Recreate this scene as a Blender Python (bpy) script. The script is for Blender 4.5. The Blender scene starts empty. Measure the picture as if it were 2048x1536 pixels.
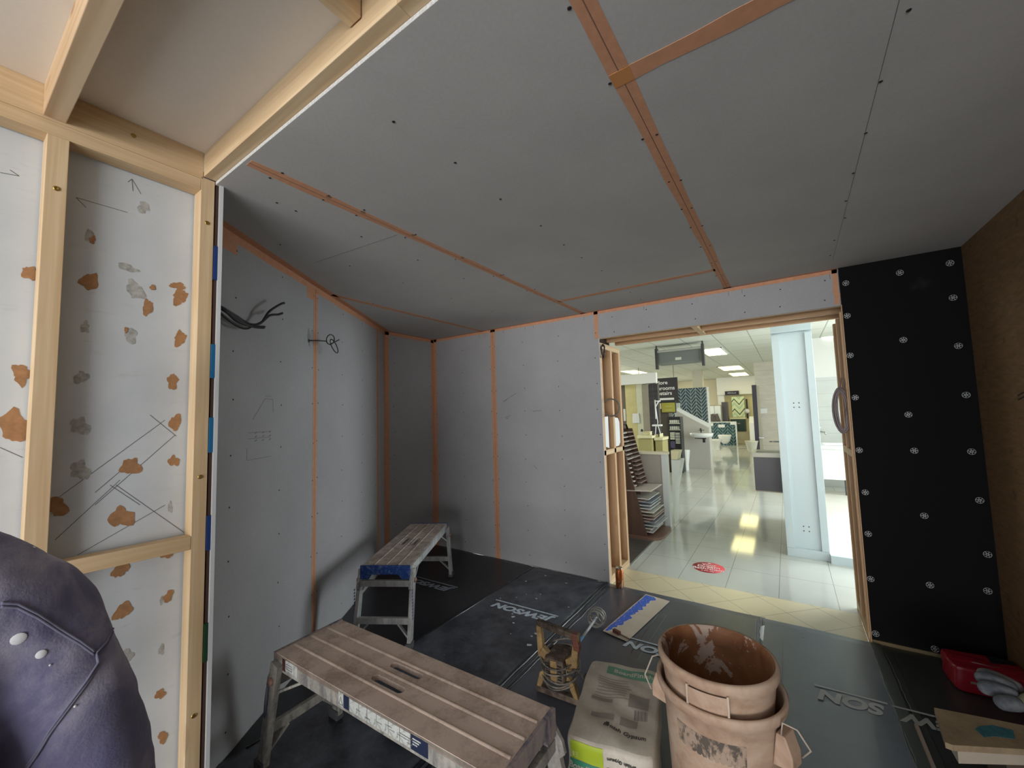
import bpy, bmesh, math, random
from mathutils import Vector, Matrix, Euler
from math import sin, cos, pi, radians, hypot, atan2
random.seed(7)
C = bpy.context.scene
COL = C.collection
# ------------------------------------------------------------------ camera
F = 803.75; CH = 1.494
YAW, PITCH, ROLL = radians(34.185), radians(4.19), radians(-1.659)
_f = Vector((-sin(YAW)*cos(PITCH), cos(YAW)*cos(PITCH), sin(PITCH)))
_r = Vector((cos(YAW), sin(YAW), 0)); _u = _r.cross(_f)
CR = cos(ROLL)*_r + sin(ROLL)*_u; CU = -sin(ROLL)*_r + cos(ROLL)*_u
CAMP = Vector((0, 0, CH))
cd = bpy.data.cameras.new('camera'); cam = bpy.data.objects.new('camera', cd); COL.objects.link(cam)
cd.sensor_width = 36; cd.lens = 36*F/2048; cd.clip_start = .02; cd.clip_end = 100
cam.matrix_world = Matrix(((CR.x, CU.x, -_f.x, 0), (CR.y, CU.y, -_f.y, 0), (CR.z, CU.z, -_f.z, CH), (0, 0, 0, 1)))
C.camera = cam
C.view_settings.view_transform = 'Standard'; C.view_settings.look = 'None'
C.view_settings.gamma = 1; C.view_settings.use_curve_mapping = False
C.view_settings.exposure = 0.45
# ------------------------------------------------------------------ world and lights
w = bpy.data.worlds.new('world'); C.world = w; w.use_nodes = True
w.node_tree.nodes['Background'].inputs[0].default_value = (.86, .93, 1, 1)
w.node_tree.nodes['Background'].inputs[1].default_value = 1.7
def area(name, loc, target, sx, sy, power, col=(1, 1, 1)):
    l = bpy.data.lights.new(name, 'AREA'); l.shape = 'RECTANGLE'; l.size = sx; l.size_y = sy
    l.energy = power; l.color = col
    o = bpy.data.objects.new(name, l); COL.objects.link(o); o.location = loc
    o.rotation_euler = (Vector(target)-Vector(loc)).to_track_quat('-Z', 'Y').to_euler()
    return o
area('shopfront_daylight', (2.4, -8.5, 1.1), (-1.1, 2.6, 1.6), 7, 2.2, 560, (1, .97, .93))
area('showroom_daylight_fill', (4.6, 8.0, 1.6), (-1, 7.5, 1.0), 7, 2.4, 130, (.86, .95, 1))
area('showroom_daylight_fill', (1.5, 4.3, 2.6), (-.2, 5.6, 0), 1.6, .6, 9, (.86, .95, 1))  # added fill just beyond the opening; no window stands here
area('showroom_daylight_fill', (3.4, 7.0, 1.7), (-2.6, 1.6, .9), 2.6, 2.0, 170, (.92, .97, 1))  # unseen fill added to throw light through the opening onto wall A
for xx, yy, pw in ((-4.6, 7, 75), (-4.6, 12, 100), (-4.4, 17.5, 100), (2.9, 16, 100), (2.6, 11.5, 50)):
    area('showroom_ceiling_fill', (xx, yy, 2.70), (xx*.7, yy, 0), 1.6, 2.4, pw, (1, .97, .84))  # unseen fills added to the sides, clear of the floor reflections

# ------------------------------------------------------------------ pixel-to-plane helpers
def ray(x, y): return (F*_f + (x-1024)*CR - (y-768)*CU).normalized()
def onz(x, y, z): d = ray(x, y); return CAMP + d*((z-CH)/d.z)
def ony(x, y, Y): d = ray(x, y); return CAMP + d*(Y/d.y)
def onx(x, y, X): d = ray(x, y); return CAMP + d*(X/d.x)

# ------------------------------------------------------------------ materials
def nt(name):
    m = bpy.data.materials.new(name); m.use_nodes = True
    n = m.node_tree; return m, n, n.nodes['Principled BSDF']
def N(n, t, **k):
    x = n.nodes.new(t)
    for a, b in k.items(): setattr(x, a, b)
    return x
def ramp(n, fac, stops):
    r = N(n, 'ShaderNodeValToRGB'); e = r.color_ramp.elements
    while len(e) < len(stops): e.new(.5)
    for i, (p, c) in enumerate(stops):
        e[i].position = p; e[i].color = (c[0], c[1], c[2], 1)
    n.links.new(fac, r.inputs[0]); return r.outputs[0]
def coords(n, scale=(1, 1, 1), rot=(0, 0, 0)):
    tc = N(n, 'ShaderNodeTexCoord'); mp = N(n, 'ShaderNodeMapping')
    mp.inputs['Scale'].default_value = scale; mp.inputs['Rotation'].default_value = rot
    n.links.new(tc.outputs['Object'], mp.inputs[0]); return mp.outputs[0]
def noise(n, vec, scale, detail=4, rough=.5, dist=0):
    x = N(n, 'ShaderNodeTexNoise'); x.inputs['Scale'].default_value = scale
    x.inputs['Detail'].default_value = detail; x.inputs['Roughness'].default_value = rough
    x.inputs['Distortion'].default_value = dist
    n.links.new(vec, x.inputs['Vector']); return x.outputs['Fac']
def bump(n, p, h, s=.3, d=.004):
    b = N(n, 'ShaderNodeBump'); b.inputs['Strength'].default_value = s; b.inputs['Distance'].default_value = d
    n.links.new(h, b.inputs['Height']); n.links.new(b.outputs[0], p.inputs['Normal'])
def plain(name, col, rough=.6, metal=0, spec=.5, emit=0, var=0, vs=8):
    m, n, p = nt(name)
    p.inputs['Roughness'].default_value = rough; p.inputs['Metallic'].default_value = metal
    p.inputs['Specular IOR Level'].default_value = spec
    p.inputs['Base Color'].default_value = (*col, 1)
    if var:
        f = noise(n, coords(n), vs, 5, .6)
        a = tuple(max(0, c*(1-var)) for c in col); b = tuple(min(1, c*(1+var)) for c in col)
        n.links.new(ramp(n, f, ((.3, a), (.7, b))), p.inputs['Base Color'])
    if emit:
        p.inputs['Emission Color'].default_value = (*col, 1); p.inputs['Emission Strength'].default_value = emit
    return m
def mixc(n, fac, a, b, mode='MIX'):
    x = N(n, 'ShaderNodeMix', data_type='RGBA', blend_type=mode)
    if isinstance(fac, (int, float)): x.inputs['Factor'].default_value = fac
    else: n.links.new(fac, x.inputs['Factor'])
    for s, v in ((6, a), (7, b)):
        if isinstance(v, tuple): x.inputs[s].default_value = (*v, 1)
        else: n.links.new(v, x.inputs[s])
    return x.outputs[2]
def mth(n, op, a, b=None, c=None):
    x = N(n, 'ShaderNodeMath', operation=op)
    for i, v in enumerate((a, b, c)):
        if v is None: continue
        if isinstance(v, (int, float)): x.inputs[i].default_value = v
        else: n.links.new(v, x.inputs[i])
    return x.outputs[0]
def sepxyz(n, vec):
    s = N(n, 'ShaderNodeSeparateXYZ'); n.links.new(vec, s.inputs[0]); return s.outputs
def wood(name, axis, light, dark, grain=1.0, rough=.55):
    m, n, p = nt(name)
    sc = [26*grain]*3; sc[axis] = 1.3*grain
    v = coords(n, tuple(sc))
    a = noise(n, v, 1.0, 3, .55, .6)
    v2 = coords(n, tuple(s*3 if i != axis else s*1.5 for i, s in enumerate(sc)))
    b = noise(n, v2, 1.2, 2, .5)
    f = mth(n, 'ADD', mth(n, 'MULTIPLY', a, .75), mth(n, 'MULTIPLY', b, .25))
    c = ramp(n, f, ((.34, dark), (.5, tuple((x+y)/2 for x, y in zip(light, dark))), (.62, light)))
    # knots
    sk = [9]*3; sk[axis] = 2.6
    vo = N(n, 'ShaderNodeTexVoronoi'); vo.inputs['Scale'].default_value = 1
    n.links.new(coords(n, tuple(sk)), vo.inputs['Vector'])
    k = ramp(n, vo.outputs['Distance'], ((0, (1, 1, 1)), (.10, (1, 1, 1)), (.15, (0, 0, 0))))
    vr = ramp(n, vo.outputs['Color'], ((0, (0, 0, 0)), (.62, (0, 0, 0)), (.64, (1, 1, 1))))
    kk = mth(n, 'MULTIPLY', k, vr)
    c2 = mixc(n, mth(n, 'MULTIPLY', kk, .75), c, (.25, .10, .035))
    n.links.new(c2, p.inputs['Base Color']); p.inputs['Roughness'].default_value = rough
    p.inputs['Specular IOR Level'].default_value = .25
    bump(n, p, b, .12, .002)
    return m
PL, PD = (.68, .52, .33), (.54, .37, .205)
WX, WY, WZ = (wood('pine_%s' % a, i, PL, PD) for i, a in enumerate('xyz'))
RL, RD = (.68, .46, .28), (.55, .34, .19)
RX, RY, RZ = (wood('pine_dark_%s' % a, i, RL, RD) for i, a in enumerate('xyz'))
def board_paper(name, col, var=.06):
    m, n, p = nt(name)
    v = coords(n)
    f = noise(n, v, 2.2, 5, .6); g = noise(n, v, 90, 2, .5)
    a = tuple(c*(1-var) for c in col); b = tuple(c*(1+var) for c in col)
    c = ramp(n, f, ((.3, a), (.7, b)))
    c = mixc(n, .02, c, ramp(n, g, ((.4, (0, 0, 0)), (.6, (1, 1, 1)))), 'OVERLAY')
    n.links.new(c, p.inputs['Base Color']); p.inputs['Roughness'].default_value = .8
    p.inputs['Specular IOR Level'].default_value = .25
    return m
PB = board_paper('plasterboard_grey', (.405, .405, .415))
PBC = board_paper('plasterboard_grey_ceiling', (.50, .49, .475))
PBN = board_paper('plasterboard_ivory', (.78, .715, .63), .03)
EDGE = plain('gypsum_edge', (.52, .515, .50), .9, var=.25, vs=120)
TAPE = plain('joint_tape_orange', (.62, .32, .19), .8, spec=.2, var=.08, vs=30)
TAPE2 = plain('joint_tape_overlap', (.60, .27, .10), .8, spec=.2)
GROOVE = plain('board_joint_line', (.22, .12, .08), .9)
BLACK = plain('black_metal', (.012, .012, .013), .5)
PENCIL = plain('pencil', (.16, .16, .17), .8)
CABLE = plain('cable_grey', (.07, .07, .072), .5)
CABLEB = plain('cable_black', (.02, .02, .022), .4)
CABLEL = plain('cable_violet_grey', (.24, .19, .20), .35)
WHITE = plain('white_paint', (.80, .82, .82), .45)
BRASS = plain('brass', (.42, .28, .08), .35, .9)
PACK1 = plain('packer_blue', (.012, .04, .17), .5); PACK2 = plain('packer_light_blue', (.012, .13, .30), .5)
# wall panel behind the studs
def painted_panel():
    m, n, p = nt('old_painted_panel')
    v = coords(n)
    f = noise(n, v, 3, 6, .6, .3)
    c = ramp(n, f, ((.3, (.56, .60, .64)), (.7, (.66, .70, .73))))
    g = noise(n, coords(n, (1, 5, 28)), 1.6, 4, .7)
    g2 = ramp(n, g, ((.60, (0, 0, 0)), (.74, (1, 1, 1))))
    c = mixc(n, mth(n, 'MULTIPLY', g2, .35), c, (.45, .45, .43))
    n.links.new(c, p.inputs['Base Color']); p.inputs['Roughness'].default_value = .5
    return m
PANEL = painted_panel()
TORN = plain('torn_brown_paper', (.37, .195, .09), .85, var=.18, vs=60)
SMUDGE = plain('grey_smudge', (.42, .42, .40), .8, var=.3, vs=80)
def chip():
    m, n, p = nt('chipboard')
    f = noise(n, coords(n, (1, 8, 40)), 1.5, 6, .65, .5)
    c = ramp(n, f, ((.3, (.13, .072, .03)), (.7, (.22, .122, .052))))
    g = noise(n, coords(n), 14, 3, .6)
    c = mixc(n, ramp(n, g, ((.62, (0, 0, 0)), (.72, (.5, .5, .5)))), c, (.05, .025, .012))
    n.links.new(c, p.inputs['Base Color']); p.inputs['Roughness'].default_value = .7
    return m
CHIP = chip()
# membrane
def membrane(name, dust, base=(.014, .016, .02), dcol=(.20, .21, .24)):
    m, n, p = nt(name)
    v = coords(n)
    f = noise(n, v, 3.6, 9, .72, .15)
    s = noise(n, v, 70, 4, .7)
    a = ramp(n, f, ((.40, (0, 0, 0)), (.75, (1, 1, 1))))
    b = ramp(n, s, ((.62, (0, 0, 0)), (.72, (1, 1, 1))))
    fac = mth(n, 'MULTIPLY', mth(n, 'ADD', mth(n, 'MULTIPLY', a, .7), mth(n, 'MULTIPLY', b, mth(n, 'MULTIPLY', a, 1.6))), dust)
    fac = mth(n, 'MINIMUM', fac, 1.0)
    n.links.new(mixc(n, fac, base, dcol), p.inputs['Base Color'])
    n.links.new(ramp(n, f, ((.30, (.26,)*3), (.80, (.42,)*3))), p.inputs['Roughness'])
    wv = noise(n, coords(n, (6, 1.2, 1)), 1.2, 4, .5, .4)
    bump(n, p, wv, .14, .02)
    return m
MEM = [membrane('membrane_black', .10), membrane('membrane_dusty', .7, (.022, .026, .036), (.26, .28, .33)), membrane('membrane_sheen', .30, (.125, .142, .180), (.27, .295, .345)),  # last sheet here: reflected showroom sheen mixed into its base colour
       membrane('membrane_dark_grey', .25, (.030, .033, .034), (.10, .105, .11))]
PRINT = plain('membrane_print', (.48, .56, .64), .6, var=.25, vs=40)
PRINT2 = plain('membrane_print_dim', (.24, .25, .25), .6, var=.2, vs=40)

# ------------------------------------------------------------------ mesh builder
class MB:
    def __init__(s): s.v = []; s.f = []; s.mi = []; s.sm = []
    def add(s, vs, fs, mi=0, sm=False, M=None):
        o = len(s.v)
        for p in vs:
            p = Vector(p); s.v.append(M @ p if M else p)
        for f in fs: s.f.append([i+o for i in f]); s.mi.append(mi); s.sm.append(sm)
        return s
    def box(s, x0, x1, y0, y1, z0, z1, mi=0, M=None):
        if x0 > x1: x0, x1 = x1, x0
        if y0 > y1: y0, y1 = y1, y0
        if z0 > z1: z0, z1 = z1, z0
        vs = [(x, y, z) for z in (z0, z1) for y in (y0, y1) for x in (x0, x1)]
        return s.add(vs, [(0, 2, 3, 1), (4, 5, 7, 6), (0, 1, 5, 4), (2, 6, 7, 3), (0, 4, 6, 2), (1, 3, 7, 5)], mi, False, M)
    def bar(s, p0, p1, wx, wz, up=(0, 0, 1), mi=0):
        p0, p1 = Vector(p0), Vector(p1); d = p1-p0; L = d.length; d.normalize()
        x = d.cross(Vector(up)).normalized(); z = x.cross(d).normalized()
        M = Matrix(((x.x, d.x, z.x, p0.x), (x.y, d.y, z.y, p0.y), (x.z, d.z, z.z, p0.z), (0, 0, 0, 1)))
        return s.box(-wx/2, wx/2, 0, L, -wz/2, wz/2, mi, M)
    def prism(s, poly, a, b, M=None, mi=0, sm=False):
        n = len(poly)
        vs = [(x, y, a) for x, y in poly]+[(x, y, b) for x, y in poly]
        fs = [tuple(range(n-1, -1, -1)), tuple(range(n, 2*n))]+[(i, (i+1) % n, n+(i+1) % n, n+i) for i in range(n)]
        return s.add(vs, fs, mi, sm, M)
    def tube(s, pts, r, n=8, mi=0, closed=False):
        pts = [Vector(p) for p in pts]; m = len(pts); rings = []
        T = []
        for i in range(m):
            if closed: t = pts[(i+1) % m]-pts[i-1]
            else: t = pts[min(i+1, m-1)]-pts[max(i-1, 0)]
            T.append(t.normalized() if t.length > 1e-9 else Vector((0, 0, 1)))
        a = T[0].orthogonal().normalized()
        o = len(s.v)
        for i in range(m):
            a = (a-T[i]*a.dot(T[i])).normalized(); b = T[i].cross(a)
            rr = r[i] if isinstance(r, (list, tuple)) else r
            for k in range(n):
                t = 2*pi*k/n; s.v.append(pts[i]+(a*cos(t)+b*sin(t))*rr)
        for i in range(m if closed else m-1):
            for k in range(n):
                j = (i+1) % m
                s.f.append([o+i*n+k, o+i*n+(k+1) % n, o+j*n+(k+1) % n, o+j*n+k]); s.mi.append(mi); s.sm.append(True)
        if not closed:
            s.f.append([o+k for k in range(n-1, -1, -1)]); s.f.append([o+(m-1)*n+k for k in range(n)])
            s.mi += [mi, mi]; s.sm += [False, False]
        return s
    def lathe(s, prof, n=40, M=None, mi=0, a0=0, a1=2*pi, sy=1):
        full = abs(a1-a0-2*pi) < 1e-6; cnt = n if full else n+1; o = len(s.v)
        for k in range(cnt):
            t = a0+(a1-a0)*k/n
            for r, z in prof:
                p = Vector((r*cos(t), r*sin(t)*sy, z)); s.v.append(M @ p if M else p)
        L = len(prof)
        for k in range(n):
            j = (k+1) % cnt
            for i in range(L-1):
                s.f.append([o+k*L+i, o+j*L+i, o+j*L+i+1, o+k*L+i+1]); s.mi.append(mi); s.sm.append(True)
        return s
    def grid(s, fn, nu, nv, mi=0, M=None, sm=True, mfn=None):
        o = len(s.v)
        for i in range(nu+1):
            for j in range(nv+1):
                p = Vector(fn(i/nu, j/nv)); s.v.append(M @ p if M else p)
        for i in range(nu):
            for j in range(nv):
                a = o+i*(nv+1)+j
                s.f.append([a, a+nv+1, a+nv+2, a+1]); s.mi.append(mfn((i+.5)/nu, (j+.5)/nv) if mfn else mi); s.sm.append(sm)
        return s
    def build(s, name, mat, parent=None, bevel=0, center=True, world=False, subd=0):
        me = bpy.data.meshes.new(name)
        vs = s.v; off = Vector((0, 0, 0))
        if parent is not None and world:
            Mi = parent['_inv_loc'] if False else None
            R = Matrix.Rotation(-parent.rotation_euler.z, 4, 'Z'); L = parent.location
            vs = [R @ (p-L) for p in vs]
        if vs and center:
            xs = [p.x for p in vs]; ys = [p.y for p in vs]; zs = [p.z for p in vs]
            off = Vector(((min(xs)+max(xs))/2, (min(ys)+max(ys))/2, min(zs)))
            vs = [p-off for p in vs]
        me.from_pydata([tuple(p) for p in vs], [], s.f)
        mats = mat if isinstance(mat, (list, tuple)) else [mat]
        for m in mats: me.materials.append(m)
        me.polygons.foreach_set('material_index', s.mi); me.polygons.foreach_set('use_smooth', s.sm)
        me.update()
        o = bpy.data.objects.new(name, me); COL.objects.link(o)
        o.location = off
        if parent is not None: o.parent = parent
        if bevel:
            b = o.modifiers.new('bevel', 'BEVEL'); b.width = bevel; b.segments = 2; b.limit_method = 'ANGLE'
        if subd:
            b = o.modifiers.new('sub', 'SUBSURF'); b.levels = subd; b.render_levels = subd
        return o
def fixn(o):
    bm = bmesh.new(); bm.from_mesh(o.data); bmesh.ops.recalc_face_normals(bm, faces=bm.faces); bm.to_mesh(o.data); bm.free(); return o
def tag(o, label=None, cat=None, group=None, kind=None):
    for k, v in (('label', label), ('category', cat), ('group', group), ('kind', kind)):
        if v: o[k] = v
    return o
def thing(name, loc, rz=0, label=None, cat=None, group=None, kind=None):
    o = bpy.data.objects.new(name, None); COL.objects.link(o); o.empty_display_size = .05
    o.location = loc; o.rotation_euler = (0, 0, rz)
    return tag(o, label, cat, group, kind)
def copy_part(o, parent, loc=None, rot=None):
    c = o.copy(); COL.objects.link(c); c.parent = parent
    if loc is not None: c.location = loc
    if rot is not None: c.rotation_euler = rot
    return c
def B(x0, x1, y0, y1, z0, z1): return MB().box(x0, x1, y0, y1, z0, z1)
def struct(name, mb, mat, **k):
    return tag(mb.build(name, mat, center=False, **k), kind='structure')
def text_mesh(body, size, mat, name, bold=0, shear=0, depth=.0008, align='CENTER', sp=1):
    cu = bpy.data.curves.new(name, 'FONT'); cu.body = body; cu.size = size; cu.offset = bold; cu.shear = shear
    cu.extrude = depth; cu.align_x = align; cu.align_y = 'CENTER'; cu.resolution_u = 4; cu.space_character = sp
    t = bpy.data.objects.new(name, cu); COL.objects.link(t)
    bpy.context.view_layer.update()
    me = bpy.data.meshes.new_from_object(t.evaluated_get(bpy.context.evaluated_depsgraph_get()))
    bpy.data.objects.remove(t, do_unlink=True); bpy.data.curves.remove(cu)
    me.name = name; me.materials.clear(); me.materials.append(mat)
    o = bpy.data.objects.new(name, me); COL.objects.link(o); return o
def place_text(o, parent, loc, rot):
    o.parent = parent; o.location = loc; o.rotation_euler = rot; return o
def blob(cx, cy, r, n=18, jag=.25, asp=1, seed=0):
    rnd = random.Random(seed); ph = [rnd.uniform(0, 6.28) for _ in range(4)]
    out = []
    for k in range(n):
        t = 2*pi*k/n
        q = 1+jag*(.5*sin(2*t+ph[0])+.35*sin(3*t+ph[1])+.3*sin(5*t+ph[2]))+rnd.uniform(-jag, jag)*.35
        out.append((cx+r*q*cos(t)*asp, cy+r*q*sin(t)))
    return out

# ================================================================== THE ROOM SHELL
HZ = 2.4
# ---- floor of the room
struct('floor', B(-3.7, 1.2, -2.4, 3.43, -.06, -.008), plain('subfloor_board', (.10, .065, .045), .7, var=.2, vs=5))
# ---- wall frames of reference
A0 = Vector((-2.02, .62, 0)); A1 = Vector((-3.45, 2.72, 0)); AL = (A1-A0).length; AU = (A1-A0)/AL
AN = Vector((AU.y, -AU.x, 0))         # into the room
MA = Matrix(((AU.x, 0, AN.x, A0.x), (AU.y, 0, AN.y, A0.y), (0, 1, 0, 0), (0, 0, 0, 1)))     # (s, z, n)
MC = Matrix(((1, 0, 0, 0), (0, 0, -1, 3.43), (0, 1, 0, 0), (0, 0, 0, 1)))                  # (x, z, n)
MBm = Matrix(((0, 0, 1, -3.45), (1, 0, 0, 0), (0, 1, 0, 0), (0, 0, 0, 1)))                 # (y, z, n)
ML = Matrix(((1, 0, 0, 0), (0, 1, 0, 0), (0, 0, -1, HZ), (0, 0, 0, 1)))                    # ceiling (x, y, n down)

def slab(M, a0, a1, b0, b1, n0, n1, mi=0, mb=None):
    mb = mb or MB(); return mb.box(a0, a1, b0, b1, n0, n1, mi, M)
scr_mb = MB().lathe([(0, .0012), (.0035, .0012), (.0045, .0004), (.0045, 0)], 10)
scr_me = scr_mb.build('drywall_screw', BLACK, center=False); COL.objects.unlink(scr_me)
def screws(parent, M, pts, big=1.0, jit=.012):
    for a, b in pts:
        o = scr_me.copy(); COL.objects.link(o); o.parent = parent
        a += random.uniform(-jit, jit); b += random.uniform(-jit, jit)
        o.matrix_local = M @ Matrix.Translation((a, b, .0003)) @ Matrix.Scale(big, 4)
def strip(parent, M, pts, name='joint_tape', mat=TAPE, n=.0009):
    """pts : polygon on the wall plane"""
    return MB().prism(pts, .0001, n, M).build(name, mat, parent)
def rect(a0, a1, b0, b1): return [(a0, b0), (a1, b0), (a1, b1), (a0, b1)]
def wob(a, w, b0, b1, horiz=False, seed=1, amp=.003, k=14):
    r = random.Random(seed); L = []; R = []
    for i in range(k+1):
        b = b0+(b1-b0)*i/k; L.append((a-w/2+r.uniform(-amp, amp), b)); R.append((a+w/2+r.uniform(-amp, amp), b))
    p = L+R[::-1]
    p = [(q[1], q[0]) for q in p] if horiz else p
    return p

# wall A (splayed left wall)
wa = struct('wall_left', slab(MA, 0, AL, 0, HZ, -.0125, 0), PB)
strip(wa, MA, wob(1.045, .052, 0, HZ-.02, seed=3)); strip(wa, MA, wob(2.30, .05, 0, HZ-.02, seed=4))
strip(wa, MA, wob(HZ-.022, .042, .02, AL, True, 5)); strip(wa, MA, wob(AL-.025, .045, 0, HZ, seed=6))
strip(wa, MA, rect(.15, .26, HZ-.10, HZ-.04)); strip(wa, MA, rect(.93, 1.02, HZ-.105, HZ-.04))
for s_, w_ in ((1.045, .0025), (2.30, .002)): strip(wa, MA, rect(s_-w_/2, s_+w_/2, 0, HZ-.02), 'joint_line', GROOVE, .0012)
zs = [.12+.245*i for i in range(10)]
screws(wa, MA, [(s_, z) for s_ in (.255, .65, 1.013, 1.083, 1.48, 1.89, 2.25) for z in zs])
# pencil sketch on wall A
pm = MB()
def pl(mb, M, a, b, w=.0018):
    a = Vector(a); b = Vector(b); d = (b-a).normalized(); q = Vector((-d.y, d.x))*w/2
    mb.prism([tuple(a-q), tuple(b-q), tuple(b+q), tuple(a+q)], .0001, .0006, M)
for a, b in (((.40, 1.50), (.50, 1.61)), ((.50, 1.61), (.57, 1.61)), ((.57, 1.61), (.575, 1.54)), ((.36, 1.30), (.36, 1.36)), ((.36, 1.30), (.56, 1.30)),
             ((.37, 1.405), (.55, 1.405)), ((.37, 1.435), (.55, 1.435)), ((.50, 1.625), (.56, 1.625))): pl(pm, MA, a, b)
for k in range(3):
    for j in range(3): pl(pm, MA, (.42+.06*k, 1.39+.02*j), (.436+.06*k, 1.396+.02*j), .004)
pm.build('pencil_sketch', PENCIL, wa, world=False)
MB().prism(blob(.955, 2.03, .05, 18, .4, .35, 5), .0001, .0005, MA).build('smudge', plain('wall_smudge', (.27, .27, .275), .8), wa)
# wall B
wb = struct('wall_left_return', slab(MBm, 2.70, 3.43, 0, HZ, -.0125, 0), PB)
strip(wb, MBm, wob(2.745, .045, 0, HZ, seed=8)); strip(wb, MBm, wob(3.405, .045, 0, HZ, seed=9)); strip(wb, MBm, wob(HZ-.02, .035, 2.7, 3.43, True, 10))
screws(wb, MBm, [(y, z) for y in (2.84, 3.36) for z in zs])
# wall C with the opening
OX0, OX1, OZ = -1.365, .335, 2.15
mc = slab(MC, -3.45, OX0, 0, HZ, -.0125, 0); slab(MC, OX0, OX1+.008, OZ, HZ, -.0125, 0, mb=mc)
wc = struct('wall_back', mc, PB)
slab(MC, OX0, OX0+.0005, 0, OZ, -.0125, 0).build('board_edge', EDGE, wc)
slab(MC, OX0, OX1, OZ-.0005, OZ, -.0125, 0).build('board_edge', EDGE, wc)
strip(wc, MC, wob(-3.425, .04, 0, HZ, seed=11)); strip(wc, MC, wob(-2.565, .06, 0, HZ, seed=12)); strip(wc, MC, wob(-1.385, .036, OZ, HZ, seed=13))
strip(wc, MC, wob(HZ-.014, .026, -3.45, .34, True, 14, .0015, 30)); strip(wc, MC, wob(.325, .03, OZ+.01, HZ, seed=15))
strip(wc, MC, rect(-2.567, -2.565, 0, HZ), 'joint_line', GROOVE, .0012)
screws(wc, MC, [(x, z) for x in (-3.40, -3.0, -2.60, -2.535, -2.185, -1.78, -1.40) for z in [.1+.235*i for i in range(10)]])
screws(wc, MC, [(x, z) for x in (-1.22, -.92, -.56, -.2, .01, .27) for z in (2.19, 2.33)])
pm = MB()
for a, b in (((-2.45, 1.62), (-2.28, 1.70)), ((-2.44, 1.615), (-2.40, 1.64)), ((-2.43, 1.45), (-2.36, 1.475)), ((-2.42, 1.44), (-2.38, 1.45)), ((-2.09, 1.51), (-1.99, 1.515)), ((-2.1, .98), (-2.06, .94))): pl(pm, MC, a, b, .004)
for x in (-2.75, -2.68, -2.655, -2.42, -2.15, -2.05, -1.50, -.95, -.31, -.22, .30): pl(pm, MC, (x, HZ-.06), (x, HZ-.005), .003)
pm.build('pencil_marks', PENCIL, wc)
# right wall and its sheet
wr = struct('wall_right', B(.912, .93, -.6, 3.43, 0, HZ), CHIP)
pm = MB()
for k in range(2): pm.tube([(.9115, 2.45+.12*i, 1.54+.05*sin(i*1.2)+.02*k) for i in range(5)], .003, 6)
pm.build('scratch', plain('dark_scratch', (.03, .02, .012), .7), wr)
# ---- ceiling
ce = struct('ceiling', B(-3.7, .912, .598, 3.45, HZ, HZ+.0125), [PBC])
B(-1.742, .912, .5972, .598, HZ+.0003, HZ+.0123).build('board_edge', EDGE, ce)
for x, sd in ((-.313, 21), (-1.505, 22)):
    strip(ce, ML, wob(x, .052, .61, 3.43, seed=sd, amp=.004)); strip(ce, ML, rect(x-.0012, x+.0012, .61, 3.43), 'joint_line', GROOVE, .0014)
strip(ce, ML, wob(-2.70, .05, 1.66, 3.43, seed=23))
strip(ce, ML, wob(2.91, .05, -1.49, -.33, True, 24)); strip(ce, ML, wob(1.035, .052, -.30, .91, True, 25))
strip(ce, ML, rect(-.34, -.285, 1.01, 1.062), 'tape_overlap', TAPE2, .0018)
strip(ce, ML, wob(3.416, .026, -3.45, .34, True, 26, .0015, 30))
e0 = A0+AU*.02+AN*.001; e1 = A1+AN*.001
strip(ce, ML, [(e0.x, e0.y), (e1.x, e1.y), (e1.x+AN.x*.045, e1.y+AN.y*.045), (e0.x+AN.x*.045, e0.y+AN.y*.045)])
strip(ce, ML, rect(-3.45, -3.42, 2.72, 3.43))
ys = [.79, 1.045, 1.33, 1.65, 1.92, 2.15, 2.45, 2.75, 3.05, 3.3]
pts = [(-.932, y) for y in ys]+[(x, y) for x in (-.336, -.293) for y in ys]+[(.285, y) for y in (1.0, 1.245, 1.494, 1.75, 2.03, 2.28, 2.5, 2.8, 3.09)]
pts += [(x, y) for x in (-1.53, -1.48) for y in (.7, .9, 1.06, 1.35, 1.72, 2.1, 2.5, 2.9, 3.2)]+[(-1.71, y) for y in (.79, .87, 1.2, 1.6, 2.0)]+[(-2.1, y) for y in (1.0, 1.4, 1.8, 2.3, 2.8, 3.2)]+[(-2.67, y) for y in (2.0, 2.6, 3.1)]
screws(ce, ML, pts, 1.15)
pm = MB(); pl(pm, ML, (.27, 1.2), (.30, 3.2), .0015); pl(pm, ML, (-2.2, 1.25), (-1.55, 1.30), .002); pm.build('pencil_line', PENCIL, ce)
kn = MB()
for y in (.9, 1.06, 1.35, 1.72, 2.1): kn.prism(blob(-1.488, y, .013, 14, .2, .7, int(y*10)), .0001, .0016, ML)
kn.build('filler_spots', plain('filler_brown', (.28, .17, .10), .8), ce)

# ---- near ceiling (boards over the joists)
struct('ceiling_near', B(-2.0, 1.3, -2.4, .62, 2.505, 2.52), PBN)
struct('wall_right_near', B(1.3, 1.33, -2.4, .6, -.02, 2.52), plain('near_wall', (.5, .45, .4), .7))

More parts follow.
